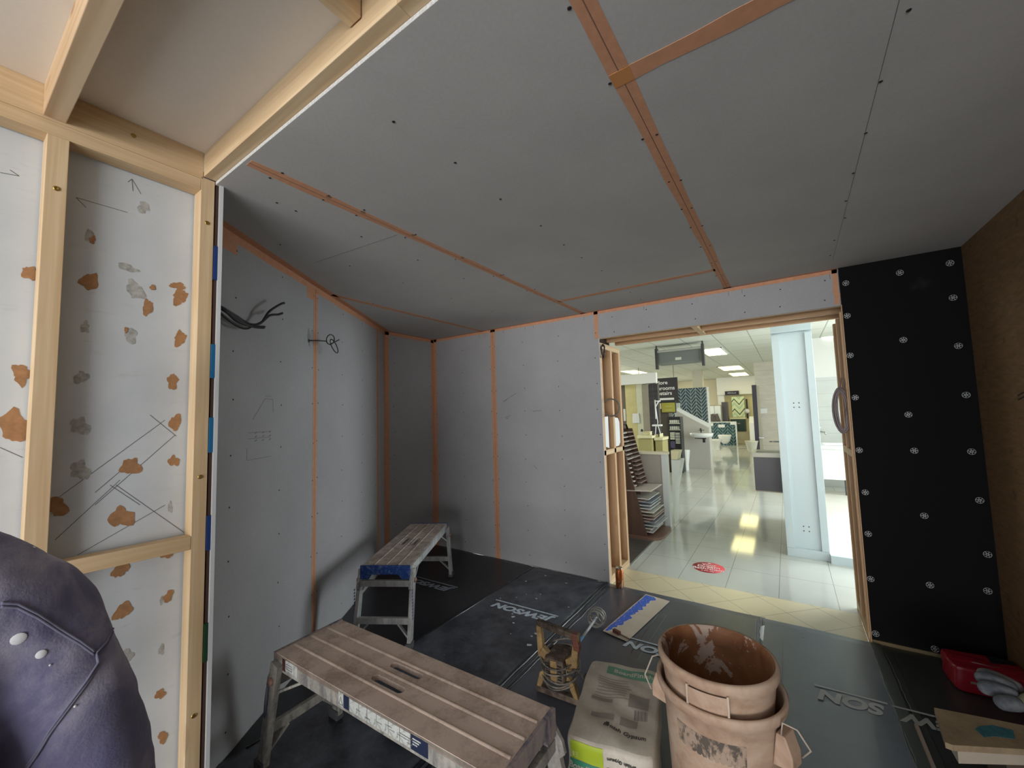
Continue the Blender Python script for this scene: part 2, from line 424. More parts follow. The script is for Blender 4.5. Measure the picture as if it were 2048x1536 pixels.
# ================================================================== TIMBER FRAME ON THE LEFT
SX = -1.75
fr = thing('stud_wall_frame', (SX-.03, -.2, 0), 0, 'pale pine stud wall frame standing in front of the scuffed white panel', 'timber frame')
def fpart(name, mb, mat, par=fr, bev=.0015): return mb.build(name, mat, par, bev, world=True)
def stud(y0, y1, z0=.0, z1=2.36): return fpart('stud', B(SX-.063, SX, y0, y1, z0, z1), WZ)
stud(.551, .5945, 0, 2.41); s2 = stud(.173, .2185); stud(-.25, -.205)
fpart('bottom_plate', B(SX-.063, SX, -1.2, .551, 0, .045), WY)
fpart('top_plate', B(SX-.063, SX, -1.2, .551, 2.36, 2.402), WY)
fpart('head_plate', B(SX-.063, SX+.0, -1.2, .557, 2.4025, 2.505), WY)
nog = MB().bar((SX-.022, .2185, 1.082), (SX-.022, .551, 1.075), .045, .046); fpart('noggin', nog, WY)
nog = MB().bar((SX-.022, -.205, 1.095), (SX-.022, .173, 1.083), .045, .046); fpart('noggin', nog, WY)
bs = MB().lathe([(0, .0005), (.002, .0005), (.004, .002), (.0065, .002), (.0075, 0)], 14).build('screw_head', BRASS, fr, center=False)
bsp = [(.197, 2.20), (.573, 2.24), (.573, 1.30), (.573, .49), (.36, 2.46)]
for i, (y, z) in enumerate(bsp):
    o = bs if i == 0 else bs.copy()
    if i: COL.objects.link(o); o.parent = fr
    o.matrix_local = Matrix.Translation((SX+.0005-fr.location.x, y-fr.location.y, z)) @ Matrix.Rotation(pi/2, 4, 'Y')
# panel behind
pn = MB().box(-1.84, -1.822, -1.2, .62, 0, 2.40)
MP = Matrix(((0, 0, 1, -1.822), (1, 0, 0, 0), (0, 1, 0, 0), (0, 0, 0, 1)))
for ib, (px, py, r, asp) in enumerate(((180, 563, 18, 1), (360, 593, 17, 1.2), (295, 615, 14, 1), (360, 677, 15, 1.1), (345, 763, 14, 1.1), (42, 748, 16, 1), (30, 853, 24, 1.1), (262, 933, 17, 1.2), (350, 845, 14, 1.2),
                         (347, 922, 11, 1.2), (242, 1035, 20, 1.3), (112, 1013, 16, 1.3), (243, 1135, 16, 1.2), (335, 1105, 13, 1.2), (245, 1222, 15, 1.2), (336, 1193, 11, 1), (320, 1388, 9, 1.3), (325, 1475, 11, 1), (60, 547, 13, 1), (185, 480, 7, 1), (355, 572, 8, 2.2), (305, 575, 6, 1), (252, 660, 5, 1))):
    p = onx(px, py, -1.822); pn.prism(blob(p.y, p.z, r*.00175, 26, .36, asp*.62, px), .0001, .0008+.00006*ib, MP, 1)
for (px, py, r, asp) in ((270, 580, 16, 1.2), (262, 672, 12, 1.2), (163, 755, 11, 1.2), (160, 940, 14, 1.3), (160, 852, 13, 1.4), (287, 415, 11, 1.2), (178, 470, 9, 1), (255, 535, 7, 3), (340, 1015, 9, .6), (322, 1300, 8, 1), (255, 1310, 11, 1), (325, 1200, 8, .8), (170, 655, 9, 1)):
    p = onx(px, py, -1.822); pn.prism(blob(p.y, p.z, r*.0019, 20, .4, asp*.62, px+1), .0001, .0007, MP, 2)
for a, b in (((110, 1000), (330, 840)), ((190, 1010), (350, 870)), ((300, 830), (352, 872)), ((190, 985), (255, 930)), ((220, 970), (280, 1010)), ((110, 1080), (240, 960)), ((232, 970), (375, 1070)), ((155, 1110), (330, 1010)), ((152, 395), (255, 425)), ((152, 395), (172, 415)), ((264, 360), (266, 382)), ((264, 358), (282, 388)), ((264, 358), (256, 364)), ((0, 345), (38, 352)), ((38, 352), (20, 340)), ((0, 895), (45, 915)), ((160, 1150), (210, 1120))):
    p, q = onx(*a, -1.822), onx(*b, -1.822); pl2 = Vector((p.y, p.z)); q2 = Vector((q.y, q.z)); d = (q2-pl2).normalized(); w_ = Vector((-d.y, d.x))*.0009
    pn.prism([tuple(pl2-w_), tuple(q2-w_), tuple(q2+w_), tuple(pl2+w_)], .0001, .0006, MP, 3)
pnl = tag(pn.build('wall_panel', [PANEL, TORN, SMUDGE, PENCIL]), 'scuffed white panel with torn brown glue spots behind the pine studs', 'panel')
# header beam
struct('ceiling', B(-4.0, .95, .62, 3.46, 2.505, 2.53), PBN)  # unseen backing slab added to stop sky light leaking past the beam
bm_ = thing('ceiling_beam', (-.3, .58, 2.411), 0, 'long pine beam across the opening, its underside edged by the grey ceiling board', 'beam')
B(SX+.0, -.66, .558, .609, 2.4135, 2.505).build('timber', WX, bm_, .0015, world=True)
B(-.6595, 1.3, .558, .609, 2.4135, 2.505).build('timber', WX, bm_, .0015, world=True)
# joists
for i, (yj, lab) in enumerate(((.02, 'pine joist with a knot running under the pale ceiling at top left'),)):
    p1 = onz(97, 203, 2.41); p2 = onz(130, 246, 2.41)
    jm = B(SX+.001, 1.3, p1.y-.001, p1.y+.046, 2.410, 2.505)
    tag(jm.build('ceiling_joist', wood('pine_joist', 0, (.66, .50, .33), (.44, .28, .15), .42), bevel=.002), lab, 'joist')
tag(B(-.83, -.785, .18, .555, 2.455, 2.505).build('joist_noggin', WY, bevel=.002), 'short pine noggin butting into the long beam at the top edge of the view', 'joist')
# board end on edge plus packers
pe = thing('plasterboard_edge_strip', (-1.88, .615, 0), 0, 'white plasterboard edge standing upright beside the pine corner post', 'plasterboard')
B(-2.02, -1.743, .6085, .621, .0, 2.40).build('board', PB, pe, world=True)
B(-1.743, -1.7425, .6087, .6208, .0, 2.40).build('cut_edge', plain('white_edge', (.62, .64, .66), .6), pe, world=True)
for (pa, pb_, m, lab) in ((492, 558, PACK1, 'dark blue plastic packer wedged high beside the corner post, the topmost of five'), (689, 756, PACK2, 'light blue plastic packer beside the corner post, second from the top'),
                     (835, 905, PACK2, 'light blue plastic packer beside the corner post, third from the top'), (1029, 1099, PACK1, 'dark blue plastic packer beside the corner post level with the noggin'),):
    z1 = onx(425, pa, -1.755).z; z0 = onx(418, pb_, -1.755).z
    tag(B(-1.80, -1.746, .596, .6075, z0, z1).build('plastic_packer', m), lab, 'packer', 'blue packers beside the corner post')
z1 = onx(410, 1246, -1.755).z
tag(B(-1.80, -1.746, .596, .6075, z1-.13, z1).build('plastic_packer', plain('packer_green', (.01, .05, .02), .5)), 'dark green plastic packer at the foot of the corner post gap', 'packer', 'blue packers beside the corner post')
tag(B(-2.0, -1.752, .5985, .6075, .0, 2.50).build('gap_shade_strip', plain('gap_shade', (.06, .03, .02), .9)), 'dark strip standing for the shade in the gap behind the corner post', 'strip')  # shade of the open gap put in as a dark strip

# ================================================================== OPENING FRAME
of = thing('opening_frame', (-.5, 3.6, 0), 0, 'double pine stud framework lining the wide opening to the showroom', 'timber frame')
def op(name, mb, mat, bev=.0015): return mb.build(name, mat, of, bev, world=True)
Y1, Y2, Y3 = 3.4435, 3.70, 3.925
for (x0, x1, sgn) in ((OX0-.095, OX0, 1), (OX1, OX1+.095, -1)):
    for Ys in (Y1, Y2, Y3): op('stud', B(x0, x1, Ys, Ys+.045, .045, OZ-(.08 if sgn > 0 else .04)), RZ)
    op('sole_plate', B(x0, x1, Y1, Y3+.045, -.02, .045), WY)
    if sgn > 0:
        op('noggin', B(x0, x1, Y1, Y3+.045, 1.095, 1.14), WY); op('cross_piece', B(x0, x1, Y1, Y3+.045, OZ-.085, OZ-.035), WY)
    else:
        for a, b in ((Y1+.045, Y2), (Y2+.045, Y3)): op('noggin', B(x0, x1, a, b, 1.14, 1.185), WY)
for Ys in (Y1, Y2, Y3): op('header_rail', B(OX0-.03, OX1+.095, Ys, Ys+.045, OZ, OZ+.095), RX)
for a, b in ((Y1+.045, Y2), (Y2+.045, Y3)): op('noggin', B(-.60, -.555, a, b, OZ, OZ+.095), WY)
# added boards, coloured dark for the shade behind the bays
tag(B(OX0-.14, OX0-.10, Y1, 3.96, 0, 2.4).build('bay_shade_board', plain('bay_shade', (.07, .045, .03), .9)), 'added dark board standing for the shade behind the left jamb studs', 'board')
tag(B(OX1+.10, OX1+.14, Y1, 3.96, 0, 2.4).build('bay_shade_board', plain('bay_shade2', (.20, .13, .08), .9)), 'added dark board standing for the shade behind the right jamb studs', 'board')
struct('wall_partition', MB().box(-6.5, OX0-.14, 3.90, 3.96, -.02, 2.8).box(OX1+.14, 4.9, 3.90, 3.96, -.02, 2.8).box(OX0-.14, OX1+.14, Y1+.05, 3.96, OZ+.1, 2.8).box(-3.9, .95, 3.4435, 3.46, HZ+.013, 2.8).box(OX1+.14,.95,3.4435,3.5,0,2.42), plain('partition_white', (.75, .75, .72), .7))
p = ony(1248, 600, 3.4)
# cables on the jambs
def coil(name, c, r, turns, rt, label, mat, plane='xz', sq=1.0, parent=None):
    pts = []
    for i in range(int(turns*28)+1):
        t = 2*pi*i/28; rr = r*(1+.05*sin(t*.37))
        pts.append((c[0]+rr*cos(t), c[1]+.012*sin(t*.21)+.004*(i/28), c[2]+rr*sq*sin(t)))
    mb = MB().tube(pts, rt, 6); return mb
c = ony(1221, 815, 3.50)
cb = coil('c', c, .078, 3, .0035, '', CABLEL); p0 = ony(1203, 765, 3.50); cb.tube([c+Vector((-.075, 0, .02)), c+Vector((-.06, 0, .13)), (p0.x, p0.y, p0.z), (OX0-.02, 3.5, p0.z+.02)], .003, 6)
tag(cb.build('cable_coil', plain('cable_grey2', (.16, .15, .13), .4)), 'grey cable coiled in a ring over the left jamb studs', 'cable')
c = ony(1683, 815, 3.48); cb = MB()
for k in range(5):
    cb.tube([(c.x+(.028+.006*k)*cos(t)*(1 if k % 2 else .8), c.y+.006*k, c.z-.02+(.13+.006*k)*sin(t)) for t in [2*pi*i/24 for i in range(25)]], .005, 6)
q = ony(1692, 760, 3.46); cb.tube([c+Vector((0, 0, .12)), c+Vector((.012, 0, .2)), (q.x, q.y, q.z), (OX1+.02, 3.47, q.z+.04)], .004, 6)
cb.tube([c+Vector((.02, 0, .12)), c+Vector((.035, 0, .2)), (OX1+.025, 3.47, q.z-.02)], .004, 6)
tag(cb.build('cable_coil', CABLEL), 'mauve-grey cable looped and hanging on the right jamb', 'cable')
c = ony(1206, 702, 3.47); cb = MB(); rr = random.Random(3)
for k in range(5):
    cb.tube([(c.x+.015*cos(t)+rr.uniform(-.006, .006), c.y+.01*sin(2*t), c.z+.055*sin(t)+rr.uniform(-.01, .01)) for t in [2*pi*i/12+k for i in range(13)]], .0045, 6)
tag(cb.build('cable_bundle', CABLEB), 'small dark cable tangle at the top of the left jamb', 'cable')
MP3 = Matrix(((0, 0, 1, OX0-.012), (1, 0, 0, 0), (0, 1, 0, 0), (0, 0, 0, 1)))
tps = thing('plastic_sheet', (OX0-.012, 3.7, 1.15), 0, 'white rounded plastic sheet tucked between the left jamb studs', 'sheet')
MB().prism([(3.50, 1.17), (3.60, 1.15), (3.60, 1.44), (3.50, 1.44)], -.004, .0, MP3).build('panel', WHITE, tps, world=True)
MB().prism([(3.755, 1.15), (3.86, 1.15), (3.90, 1.18), (3.90, 1.38), (3.86, 1.42), (3.755, 1.43)], -.004, 0, MP3).build('panel', WHITE, tps, world=True)

# ================================================================== BLACK LINED PANEL WITH WASHERS
bp_ = thing('lined_panel', (.63, 3.42, .02), 0, 'tall black lined panel with round metal washers right of the opening', 'panel')
def blk():
    m, n, p = nt('black_lining')
    f = noise(n, coords(n), 4, 4, .5, .5)
    n.links.new(ramp(n, f, ((.66, (.0035, .0035, .004)), (.82, (.018, .018, .020)))), p.inputs['Base Color']); p.inputs['Roughness'].default_value = .75
    p.inputs['Specular IOR Level'].default_value = .15
    return m
B(.347, .911, 3.412, 3.429, .025, HZ).build('lining', blk(), bp_, world=True)
B(.343, .347, 3.412, 3.4425, .0, HZ-.25).build('edge_strip', RZ, bp_, world=True)
B(.349, .9, 3.409, 3.4285, .0, .022).build('batten', plain('old_batten', (.16, .12, .06), .8), bp_, world=True)
STEEL = plain('washer_steel', (.42, .43, .44), .45, .5)
wm = MB().lathe([(.021, .0), (.021, .002), (.0185, .0025), (.0185, .0)], 20)
for k in range(6):
    t = k*pi/3; wm.bar((cos(t)*.006, sin(t)*.006, .0012), (cos(t)*.019, sin(t)*.019, .0012), .0028, .0016)
wm.lathe([(.004, .0), (.007, .003), (.008, 0)], 12); wm.lathe([(0, .0), (.012, .001), (.012, 0)], 12, mi=1)
ws = wm.build('washer', [STEEL, BLACK], bp_, center=False)
for i, (x, z) in enumerate(((.64, 2.302), (.859, 2.311), (.377, 2.29), (.856, 2.102), (.369, 2.072), (.625, 1.879), (.856, 1.814), (.366, 1.809), (.865, 1.525), (.372, 1.533), (.614, 1.417), (.368, 1.194), (.624, 1.198),
                            (.862, 1.199), (.379, .928), (.639, .812), (.872, .925), (.375, .669), (.879, .627), (.367, .391), (.633, .409), (.864, .425), (.367, .061), (.627, .045))):
    o = ws if i == 0 else ws.copy()
    if i: COL.objects.link(o); o.parent = bp_
    o.matrix_local = Matrix.Translation((x-.63, 3.4118-3.42, z-.02)) @ Matrix.Rotation(pi/2, 4, 'X') @ Matrix.Rotation(i*.7, 4, 'Z') @ Matrix.Scale(.84, 4)


# ================================================================== SHOWROOM
FZ = -.02; SZ = 2.75
def tiles(name, px, py, ox, oy, col, grout, rough, rot=0, gw=.004, var=.04, yel=None):
    m, n, p = nt(name)
    v = sepxyz(n, coords(n, (1, 1, 1), (0, 0, rot)))
    def ln(o, pitch, off):
        f = mth(n, 'FRACT', mth(n, 'DIVIDE', mth(n, 'SUBTRACT', o, off-100*pitch), pitch))
        d = mth(n, 'ABSOLUTE', mth(n, 'SUBTRACT', f, .5))
        return mth(n, 'GREATER_THAN', d, .5-gw/pitch/2)
    g = mth(n, 'MAXIMUM', ln(v[0], px, ox), ln(v[1], py, oy))
    f = noise(n, coords(n, (1, 1, 1)), 1.3, 6, .6, .5)
    c = ramp(n, f, ((.3, tuple(a*(1-var) for a in col)), (.7, tuple(min(1, a*(1+var)) for a in col))))
    n.links.new(mixc(n, g, c, grout), p.inputs['Base Color'])
    p.inputs['Roughness'].default_value = rough; p.inputs['Specular IOR Level'].default_value = .6
    return m
def fixed(name, mb, mat, label, cat, **k): return tag(mb.build(name, mat, **k), label, cat)
o = struct('floor', B(-6.5, 4.9, 3.87, 20, FZ-.05, FZ), tiles('tile_floor', .3765, .51, -.148, 3.87, (.55, .565, .535), (.22, .23, .22), .07, var=.06))
o = struct('floor', B(OX0, OX1, 3.43, 3.87, FZ-.05, FZ), tiles('threshold_tile', .267, .267, .03, .10, (.70, .62, .42), (.30, .26, .20), .3, radians(45)))
o = struct('floor', B(-3.4, -1.37, 3.97, 5.25, FZ+.0005, FZ+.004), tiles('dark_plank', 2.0, .20, 0, 0, (.075, .065, .062), (.25, .25, .25), .4, gw=.003))
tag(B(-1.37, -1.352, 3.97, 5.25, FZ, FZ+.007).build('floor_trim', plain('trim_steel', (.55, .57, .56), .3, .6)), 'thin metal trim edging the dark plank floor by the tile stand', 'trim')
struct('ceiling', B(-6.5, 4.9, 3.5, 20, SZ, SZ+.05), tiles('ceiling_tile', .53, .62, -.99, 4.0, (.64, .66, .58), (.34, .35, .31), .8, gw=.016, var=.02))
CREAM = plain('shop_cream', (.72, .66, .48), .6); SHW = plain('shop_white', (.74, .74, .70), .6)
struct('wall_showroom_back', B(-6.5, 4.9, 20, 20.06, FZ, SZ), CREAM)
struct('wall_showroom_left', B(-6.56, -6.5, 3.9, 20, FZ, SZ), SHW)
struct('wall_showroom_right', B(4.9, 4.96, 3.9, 20, FZ, SZ), plain('shop_pale', (.78, .82, .82), .5))
# ceiling light panels
LAMPM = plain('lamp_diffuser', (1, .90, .42), .5, emit=3.2); LAMPF = plain('lamp_frame', (.9, .9, .86), .4)
quads = [((1400, 696), (1447, 696), (1457, 708), (1409, 712)), ((1435, 734), (1480, 729), (1489, 737), (1448, 742)), ((1457, 747), (1490, 743), (1500, 749), (1466, 753)),
         ((1480, 761), (1506, 758), (1514, 763), (1488, 766)), ((1244, 742), (1274, 739), (1300, 746), (1266, 749))]
labs = ['nearest recessed ceiling light panel, just right of the suspended heater', 'ceiling light panel second nearest in the receding row', 'ceiling light panel third in the receding row', 'farthest ceiling light panel above the dark vertical pole', 'ceiling light panel at far left above the white bulkhead beside the timber jamb']
for q, lb in zip(quads, labs):
    P = [onz(x, y, SZ) for x, y in q]
    x0 = (P[0].x+P[3].x)/2; x1 = (P[1].x+P[2].x)/2; y0 = (P[0].y+P[1].y)/2; y1 = (P[2].y+P[3].y)/2
    if y0 > y1: y0, y1 = y1, y0
    t = thing('ceiling_light', ((x0+x1)/2, (y0+y1)/2, SZ-.015), 0, lb, 'ceiling light', 'showroom ceiling lights')
    a, b = (x1-x0)/2, (y1-y0)/2
    MB().box(-a, a, -b, -b+.04, 0, .014).box(-a, a, b-.04, b, 0, .014).box(-a, -a+.03, -b, b, 0, .014).box(a-.03, a, -b, b, 0, .014).build('frame', LAMPF, t)
    B(-a+.03, a-.03, -b+.04, b-.04, .005, .013).build('diffuser', LAMPM, t)
for (x, y), lb in (((1367, 772), 'small round downlight shining above the herringbone wall'), ((1655, 676), 'small round downlight in the ceiling right of the white pillar')):
    p = onz(x, y, SZ)
    fixed('downlight', MB().lathe([(0, 0), (.16, 0), (.17, .01)], 24, Matrix.Translation((p.x, p.y, SZ-.010))), plain('downlight_glow', (1, .97, .9), .5, emit=6), lb, 'downlight')
def Rc(x0, y0, x1, y1, Y):
    a, b = ony(x0, y0, Y), ony(x1, y1, Y); c, d = ony(x0, y1, Y), ony(x1, y0, Y)
    return (a.x+c.x)/2, (b.x+d.x)/2, (b.z+c.z)/2, (a.z+d.z)/2
def RB(x0, y0, x1, y1, Y, dep, floor=False, top=None):
    X0, X1, z0, z1 = Rc(x0, y0, x1, y1, Y)
    if floor: z0 = FZ
    if top: z1 = top
    return B(X0, X1, Y, Y+dep, z0, z1)
# suspended heater
HY = 8.2; X0, X1, z0, z1 = Rc(1314, 696, 1403, 728, HY); z0 += .02
t = thing('suspended_heater', ((X0+X1)/2, HY, z0), 0, 'grey suspended heater hung on two dark brackets below the showroom ceiling', 'heater')
GRY = plain('heater_grey', (.20, .22, .20), .45); DK = plain('bracket_dark', (.05, .05, .05), .5)
B(X0, X1, HY, HY+.3, z0, z1-.01).build('body', GRY, t, .004, world=True)
B(X0+.04, X1-.04, HY-.01, HY, z0+.03, z1-.08).build('front_grille', plain('heater_front', (.17, .185, .175), .6), t, world=True)
B(X0, X1, HY-.02, HY, z1-.055, z1-.02).build('chrome_rail', plain('heater_rail', (.55, .55, .52), .3, .6), t, world=True)
B((X0+X1)/2-.06, (X0+X1)/2+.05, HY-.018, HY-.01, z0+.06, z0+.11).build('maker_plate', plain('plate_pale', (.62, .64, .55), .5), t, world=True)
for xx in (X0-.03, X1+.004):
    MB().box(xx, xx+.045, HY-.04, HY+.06, z0-.09, z1+.03).box(xx+.01, xx+.035, HY-.01, HY+.03, z1+.03, SZ).build('bracket', DK, t, world=True)
# white pillar on a plinth
t = thing('pillar', (.09, 5.1, FZ), 0, 'broad white panelled pillar standing in the showroom beyond the opening', 'pillar')
PW = plain('pillar_white', (.55, .65, .68), .35)
B(-.088, .255, 5.03, 5.36, FZ, SZ).build('core', PW, t, world=True)
B(-.088, -.022, 5.0, 5.03, FZ+.0855, SZ-.5205).build('stile', PW, t, .002, world=True)
B(.195, .255, 5.0, 5.03, FZ+.0855, SZ-.5205).build('stile', PW, t, .002, world=True)
B(-.088, .255, 5.0, 5.03, FZ, FZ+.085).build('base_rail', PW, t, .002, world=True); B(-.088, .255, 5.0, 5.03, 2.25, SZ).build('top_rail', PW, t, .002, world=True)
fm = MB()
for zz in (1.25+.245, .26):
    for dx in (-.022, .022):
        for dz in (-.022, .022): fm.lathe([(0, .001), (.006, .001), (.006, 0)], 8, Matrix(((1, 0, 0, .085+dx), (0, 0, -1, 5.0295), (0, 1, 0, zz+dz), (0, 0, 0, 1))))
fm.build('bolt_holes', DK, t, world=True)
struct('floor', B(.255, 4.9, 4.95, 8.6, FZ, FZ+.075), [tiles('pale_plank', 1.2, .16, 0, 5, (.62, .60, .54), (.45, .45, .42), .35, gw=.003, var=.12)])
tag(B(.255, 4.9, 4.93, 4.95, FZ, FZ+.078).build('plinth_edge', PW), 'low white plinth edge running right from the pillar foot', 'plinth')
# bath and tiled wall on the right
tg = tiles('wall_tile_grey', .60, .30, .55, .1, (.62, .64, .60), (.40, .42, .40), .3, var=.05)
def wtiles(name, px, pz, col, grout, rough=.3, ox=0, oz=0, gw=.006, var=.04):
    m, n, p = nt(name); v = sepxyz(n, coords(n))
    def ln(o, pitch, off):
        f = mth(n, 'FRACT', mth(n, 'DIVIDE', mth(n, 'SUBTRACT', o, off-100*pitch), pitch))
        return mth(n, 'GREATER_THAN', mth(n, 'ABSOLUTE', mth(n, 'SUBTRACT', f, .5)), .5-gw/pitch/2)
    g = mth(n, 'MAXIMUM', ln(v[0], px, ox), ln(v[2], pz, oz))
    f = noise(n, coords(n, (2, 1, 9)), 1.5, 5, .6)
    c = ramp(n, f, ((.3, tuple(a*(1-var) for a in col)), (.7, tuple(a*(1+var) for a in col))))
    n.links.new(mixc(n, g, c, grout), p.inputs['Base Color']); p.inputs['Roughness'].default_value = rough
    return m
fixed('tiled_partition', B(.45, 1.25, 9.5, 9.6, FZ, 2.0), wtiles('tile_right', .52, .245, (.56, .58, .55), (.42, .44, .42)), 'pale grey tiled partition behind the white bath right of the pillar', 'tiled wall')
fixed('ceiling_bulkhead', B(.42, 4.9, 9.5, 9.8, 2.0, SZ), SHW, 'white bulkhead above the tiled partition right of the pillar', 'bulkhead')
t = thing('bath', (1.0, 8.4, FZ), 0, 'white panelled bath standing before the tiled partition right of the pillar', 'bath')
BW = plain('sanitary_white', (.80, .82, .80), .12)
MB().box(.42, 1.9, 8.2, 8.24, .30, .78).build('side_panel', BW, t, world=True)
mbx = MB().box(.40, 1.92, 8.16, 8.24, .78, .83).box(.40, 1.92, 8.86, 8.94, .78, .83).box(.40, .48, 8.24, 8.86, .78, .83).box(1.84, 1.92, 8.24, 8.86, .78, .83).box(.48, 1.84, 8.24, 8.86, .40, .44).box(.42, .48, 8.24, 8.86, .4, .78).box(1.84, 1.9, 8.24, 8.86, .4, .78).box(.42, 1.9, 8.86, 8.9, .3, .78)
mbx.build('tub', BW, t, .01, world=True)
for xx in (.68, 1.7): B(xx, xx+.03, 8.26, 8.29, FZ+.075, .30).build('foot', DK, t, world=True)
t = thing('bath_tap', (.5, 9.45, .95), 0, 'chrome wall spout and lever above the white bath', 'tap')
CHR = plain('chrome', (.45, .46, .46), .15, 1)
MB().tube([(.40, 9.49, 1.00), (.46, 9.35, 1.0), (.54, 9.3, .99), (.56, 9.28, .95)], .013, 8).build('spout', CHR, t, world=True)
MB().tube([(.41, 9.49, 1.07), (.49, 9.38, 1.07)], .009, 8).build('lever', CHR, t, world=True)
# vanity beside the pillar
t = thing('vanity_unit', (-.1, 5.95, .43), 0, 'wall-hung vanity with a dark grey front and cream basin, left of the pillar', 'vanity unit')
X0, X1, z0, z1 = Rc(1509, 915, 1566, 984, 5.8)
B(X0, .12, 5.8, 6.2, z0+.012, z1).build('drawer_front', plain('vanity_grey', (.125, .12, .135), .4), t, .003, world=True)
B(X0, .12, 5.8, 6.2, z0, z0+.012).build('base_trim', plain('vanity_trim', (.55, .46, .38), .5), t, world=True)
MB().box(X0-.012, .13, 5.78, 5.83, z1, z1+.055).box(X0-.012, X0+.03, 5.83, 6.22, z1, z1+.055).box(.09, .13, 5.83, 6.22, z1, z1+.055).box(X0, .12, 6.17, 6.22, z1, z1+.055).box(X0, .12, 5.83, 6.2, z1, z1+.02).build('basin', plain('basin_cream', (.76, .74, .62), .2), t, .006, world=True)
fixed('return_wall', B(.1305, .25, 5.365, 6.6, FZ, SZ), PW, 'narrow white return wall behind the panelled pillar carrying the dark vanity', 'wall')
q = ony(1545, 883, 6.2)
MB().tube([(q.x+.12, 6.17, q.z), (q.x-.03, 6.1, q.z+.006)], .009, 8).tube([(q.x+.12, 6.19, q.z-.15), (q.x+.12, 6.17, q.z+.03)], .013, 8).build('tap', CHR, t, world=True)
t['label'] = t['label']
fixed('stone_partition', RB(1514, 745, 1600, 905, 13.4, .12, True, SZ), wtiles('tile_stone', .60, .42, (.62, .58, .50), (.40, .38, .33), .4, var=.08), 'beige stone-tiled partition left of the white pillar', 'tiled wall')
fixed('notice', RB(1519, 817, 1534, 827, 13.37, .03), WHITE, 'small white notice on the beige stone partition', 'notice')
X0, X1, z0, z1 = Rc(1504, 770, 1512, 900, 13); q0 = ony(1508, 770, 13); q1 = ony(1518, 900, 13)
t = thing('door_post', (q1.x, 13, FZ), 0, 'slim dark vertical post with a lever handle in front of the stone partition', 'post')
MB().add([(q1.x-.08, 13, FZ), (q1.x+.02, 13, FZ), (q1.x+.02, 13.1, FZ), (q1.x-.08, 13.1, FZ), (q0.x-.06, 13, q0.z), (q0.x+.05, 13, q0.z), (q0.x+.05, 13.1, q0.z), (q0.x-.06, 13.1, q0.z)], [(0, 3, 2, 1), (4, 5, 6, 7), (0, 1, 5, 4), (1, 2, 6, 5), (2, 3, 7, 6), (3, 0, 4, 7)]).build('post', plain('post_dark', (.035, .03, .05), .4), t, world=True)
MB().box(q1.x+.02, q1.x+.10, 13.02, 13.06, FZ, q0.z-.02).build('glass_edge', plain('glass_edge', (.45, .42, .30), .3), t, world=True)
MB().box(q1.x+.02, q1.x+.14, 12.96, 13.0, .62, .65).build('handle', CHR, t, world=True)
# herringbone walls
def herring(name, tile_c, grout, pitch, wdt, gw):
    m, n, p = nt(name); v = sepxyz(n, coords(n))
    u = mth(n, 'DIVIDE', mth(n, 'ADD', v[0], 50), pitch)
    fr_ = mth(n, 'FRACT', u); tri = mth(n, 'ABSOLUTE', mth(n, 'SUBTRACT', fr_, .5))
    zz = mth(n, 'ADD', v[2], mth(n, 'MULTIPLY', tri, pitch*1.25*2/2))
    g1 = mth(n, 'LESS_THAN', mth(n, 'FRACT', mth(n, 'DIVIDE', mth(n, 'ADD', zz, 50), wdt)), gw)
    g2 = mth(n, 'GREATER_THAN', mth(n, 'ABSOLUTE', mth(n, 'SUBTRACT', mth(n, 'FRACT', mth(n, 'MULTIPLY', u, 2)), .5)), .47)
    f = noise(n, coords(n), 9, 3, .5)
    c = ramp(n, f, ((.35, tuple(a*.7 for a in tile_c)), (.65, tuple(a*1.3 for a in tile_c))))
    n.links.new(mixc(n, mth(n, 'MAXIMUM', g1, g2), c, grout), p.inputs['Base Color']); p.inputs['Roughness'].default_value = .15
    return m
HB = herring('herringbone_blue', (.045, .075, .09), (.36, .42, .44), .28, .105, .24)
HB2 = herring('herringbone_teal', (.04, .09, .10), (.24, .34, .36), .36, .135, .24)
X0, X1, z0, z1 = Rc(1356, 776, 1411, 860, 13)
t = thing('herringbone_wall', ((X0+X1)/2, 13, FZ), 0, 'tall display wall in dark blue herringbone tiles with pale joints', 'tiled wall')
B(X0-.3, X1+.06, 13, 13.12, FZ, z1).build('tiles', HB, t, world=True)
B(X1+.06, X1+.10, 12.98, 13.14, FZ, z1+.01).build('edge_trim', WHITE, t, world=True)
fixed('box_duct', RB(1385, 752, 1405, 776, 14.5, .25, top=SZ), plain('duct_grey', (.52, .50, .42), .7), 'square beige duct end hanging under the ceiling above the herringbone wall', 'duct')
# sloped half wall with basin
Y = 11.0; pts = [ony(*q, Y) for q in ((1352, 821), (1414, 855), (1421, 922), (1369, 941))]
poly = [(pts[0].x, pts[0].z), (pts[0].x, FZ), (pts[2].x, FZ), (pts[2].x, pts[1].z)]
t = thing('sloped_partition', (-2.0, 11, FZ), 0, 'grey half-height partition with a sloping white-capped top under the herringbone wall', 'partition')
MY = Matrix(((1, 0, 0, 0), (0, 0, -1, 11.0), (0, 1, 0, 0), (0, 0, 0, 1)))
MB().prism(poly[::-1], -.12, 0, MY).build('panel', plain('partition_grey', (.50, .48, .44), .5), t, world=True)
MB().bar((pts[0].x, 11.05, pts[0].z+.012), (pts[2].x, 11.05, pts[1].z+.012), .16, .03, (0, 1, 0)).build('cap', WHITE, t, world=True)
t = thing('wall_basin', (-1.75, 10.7, .78), 0, 'oval white wall-hung basin with a black tap before the sloped partition', 'basin')
X0, X1, z0, z1 = Rc(1376, 867, 1425, 876, 10.55); cx, rx = (X0+X1)/2, (X1-X0)/2
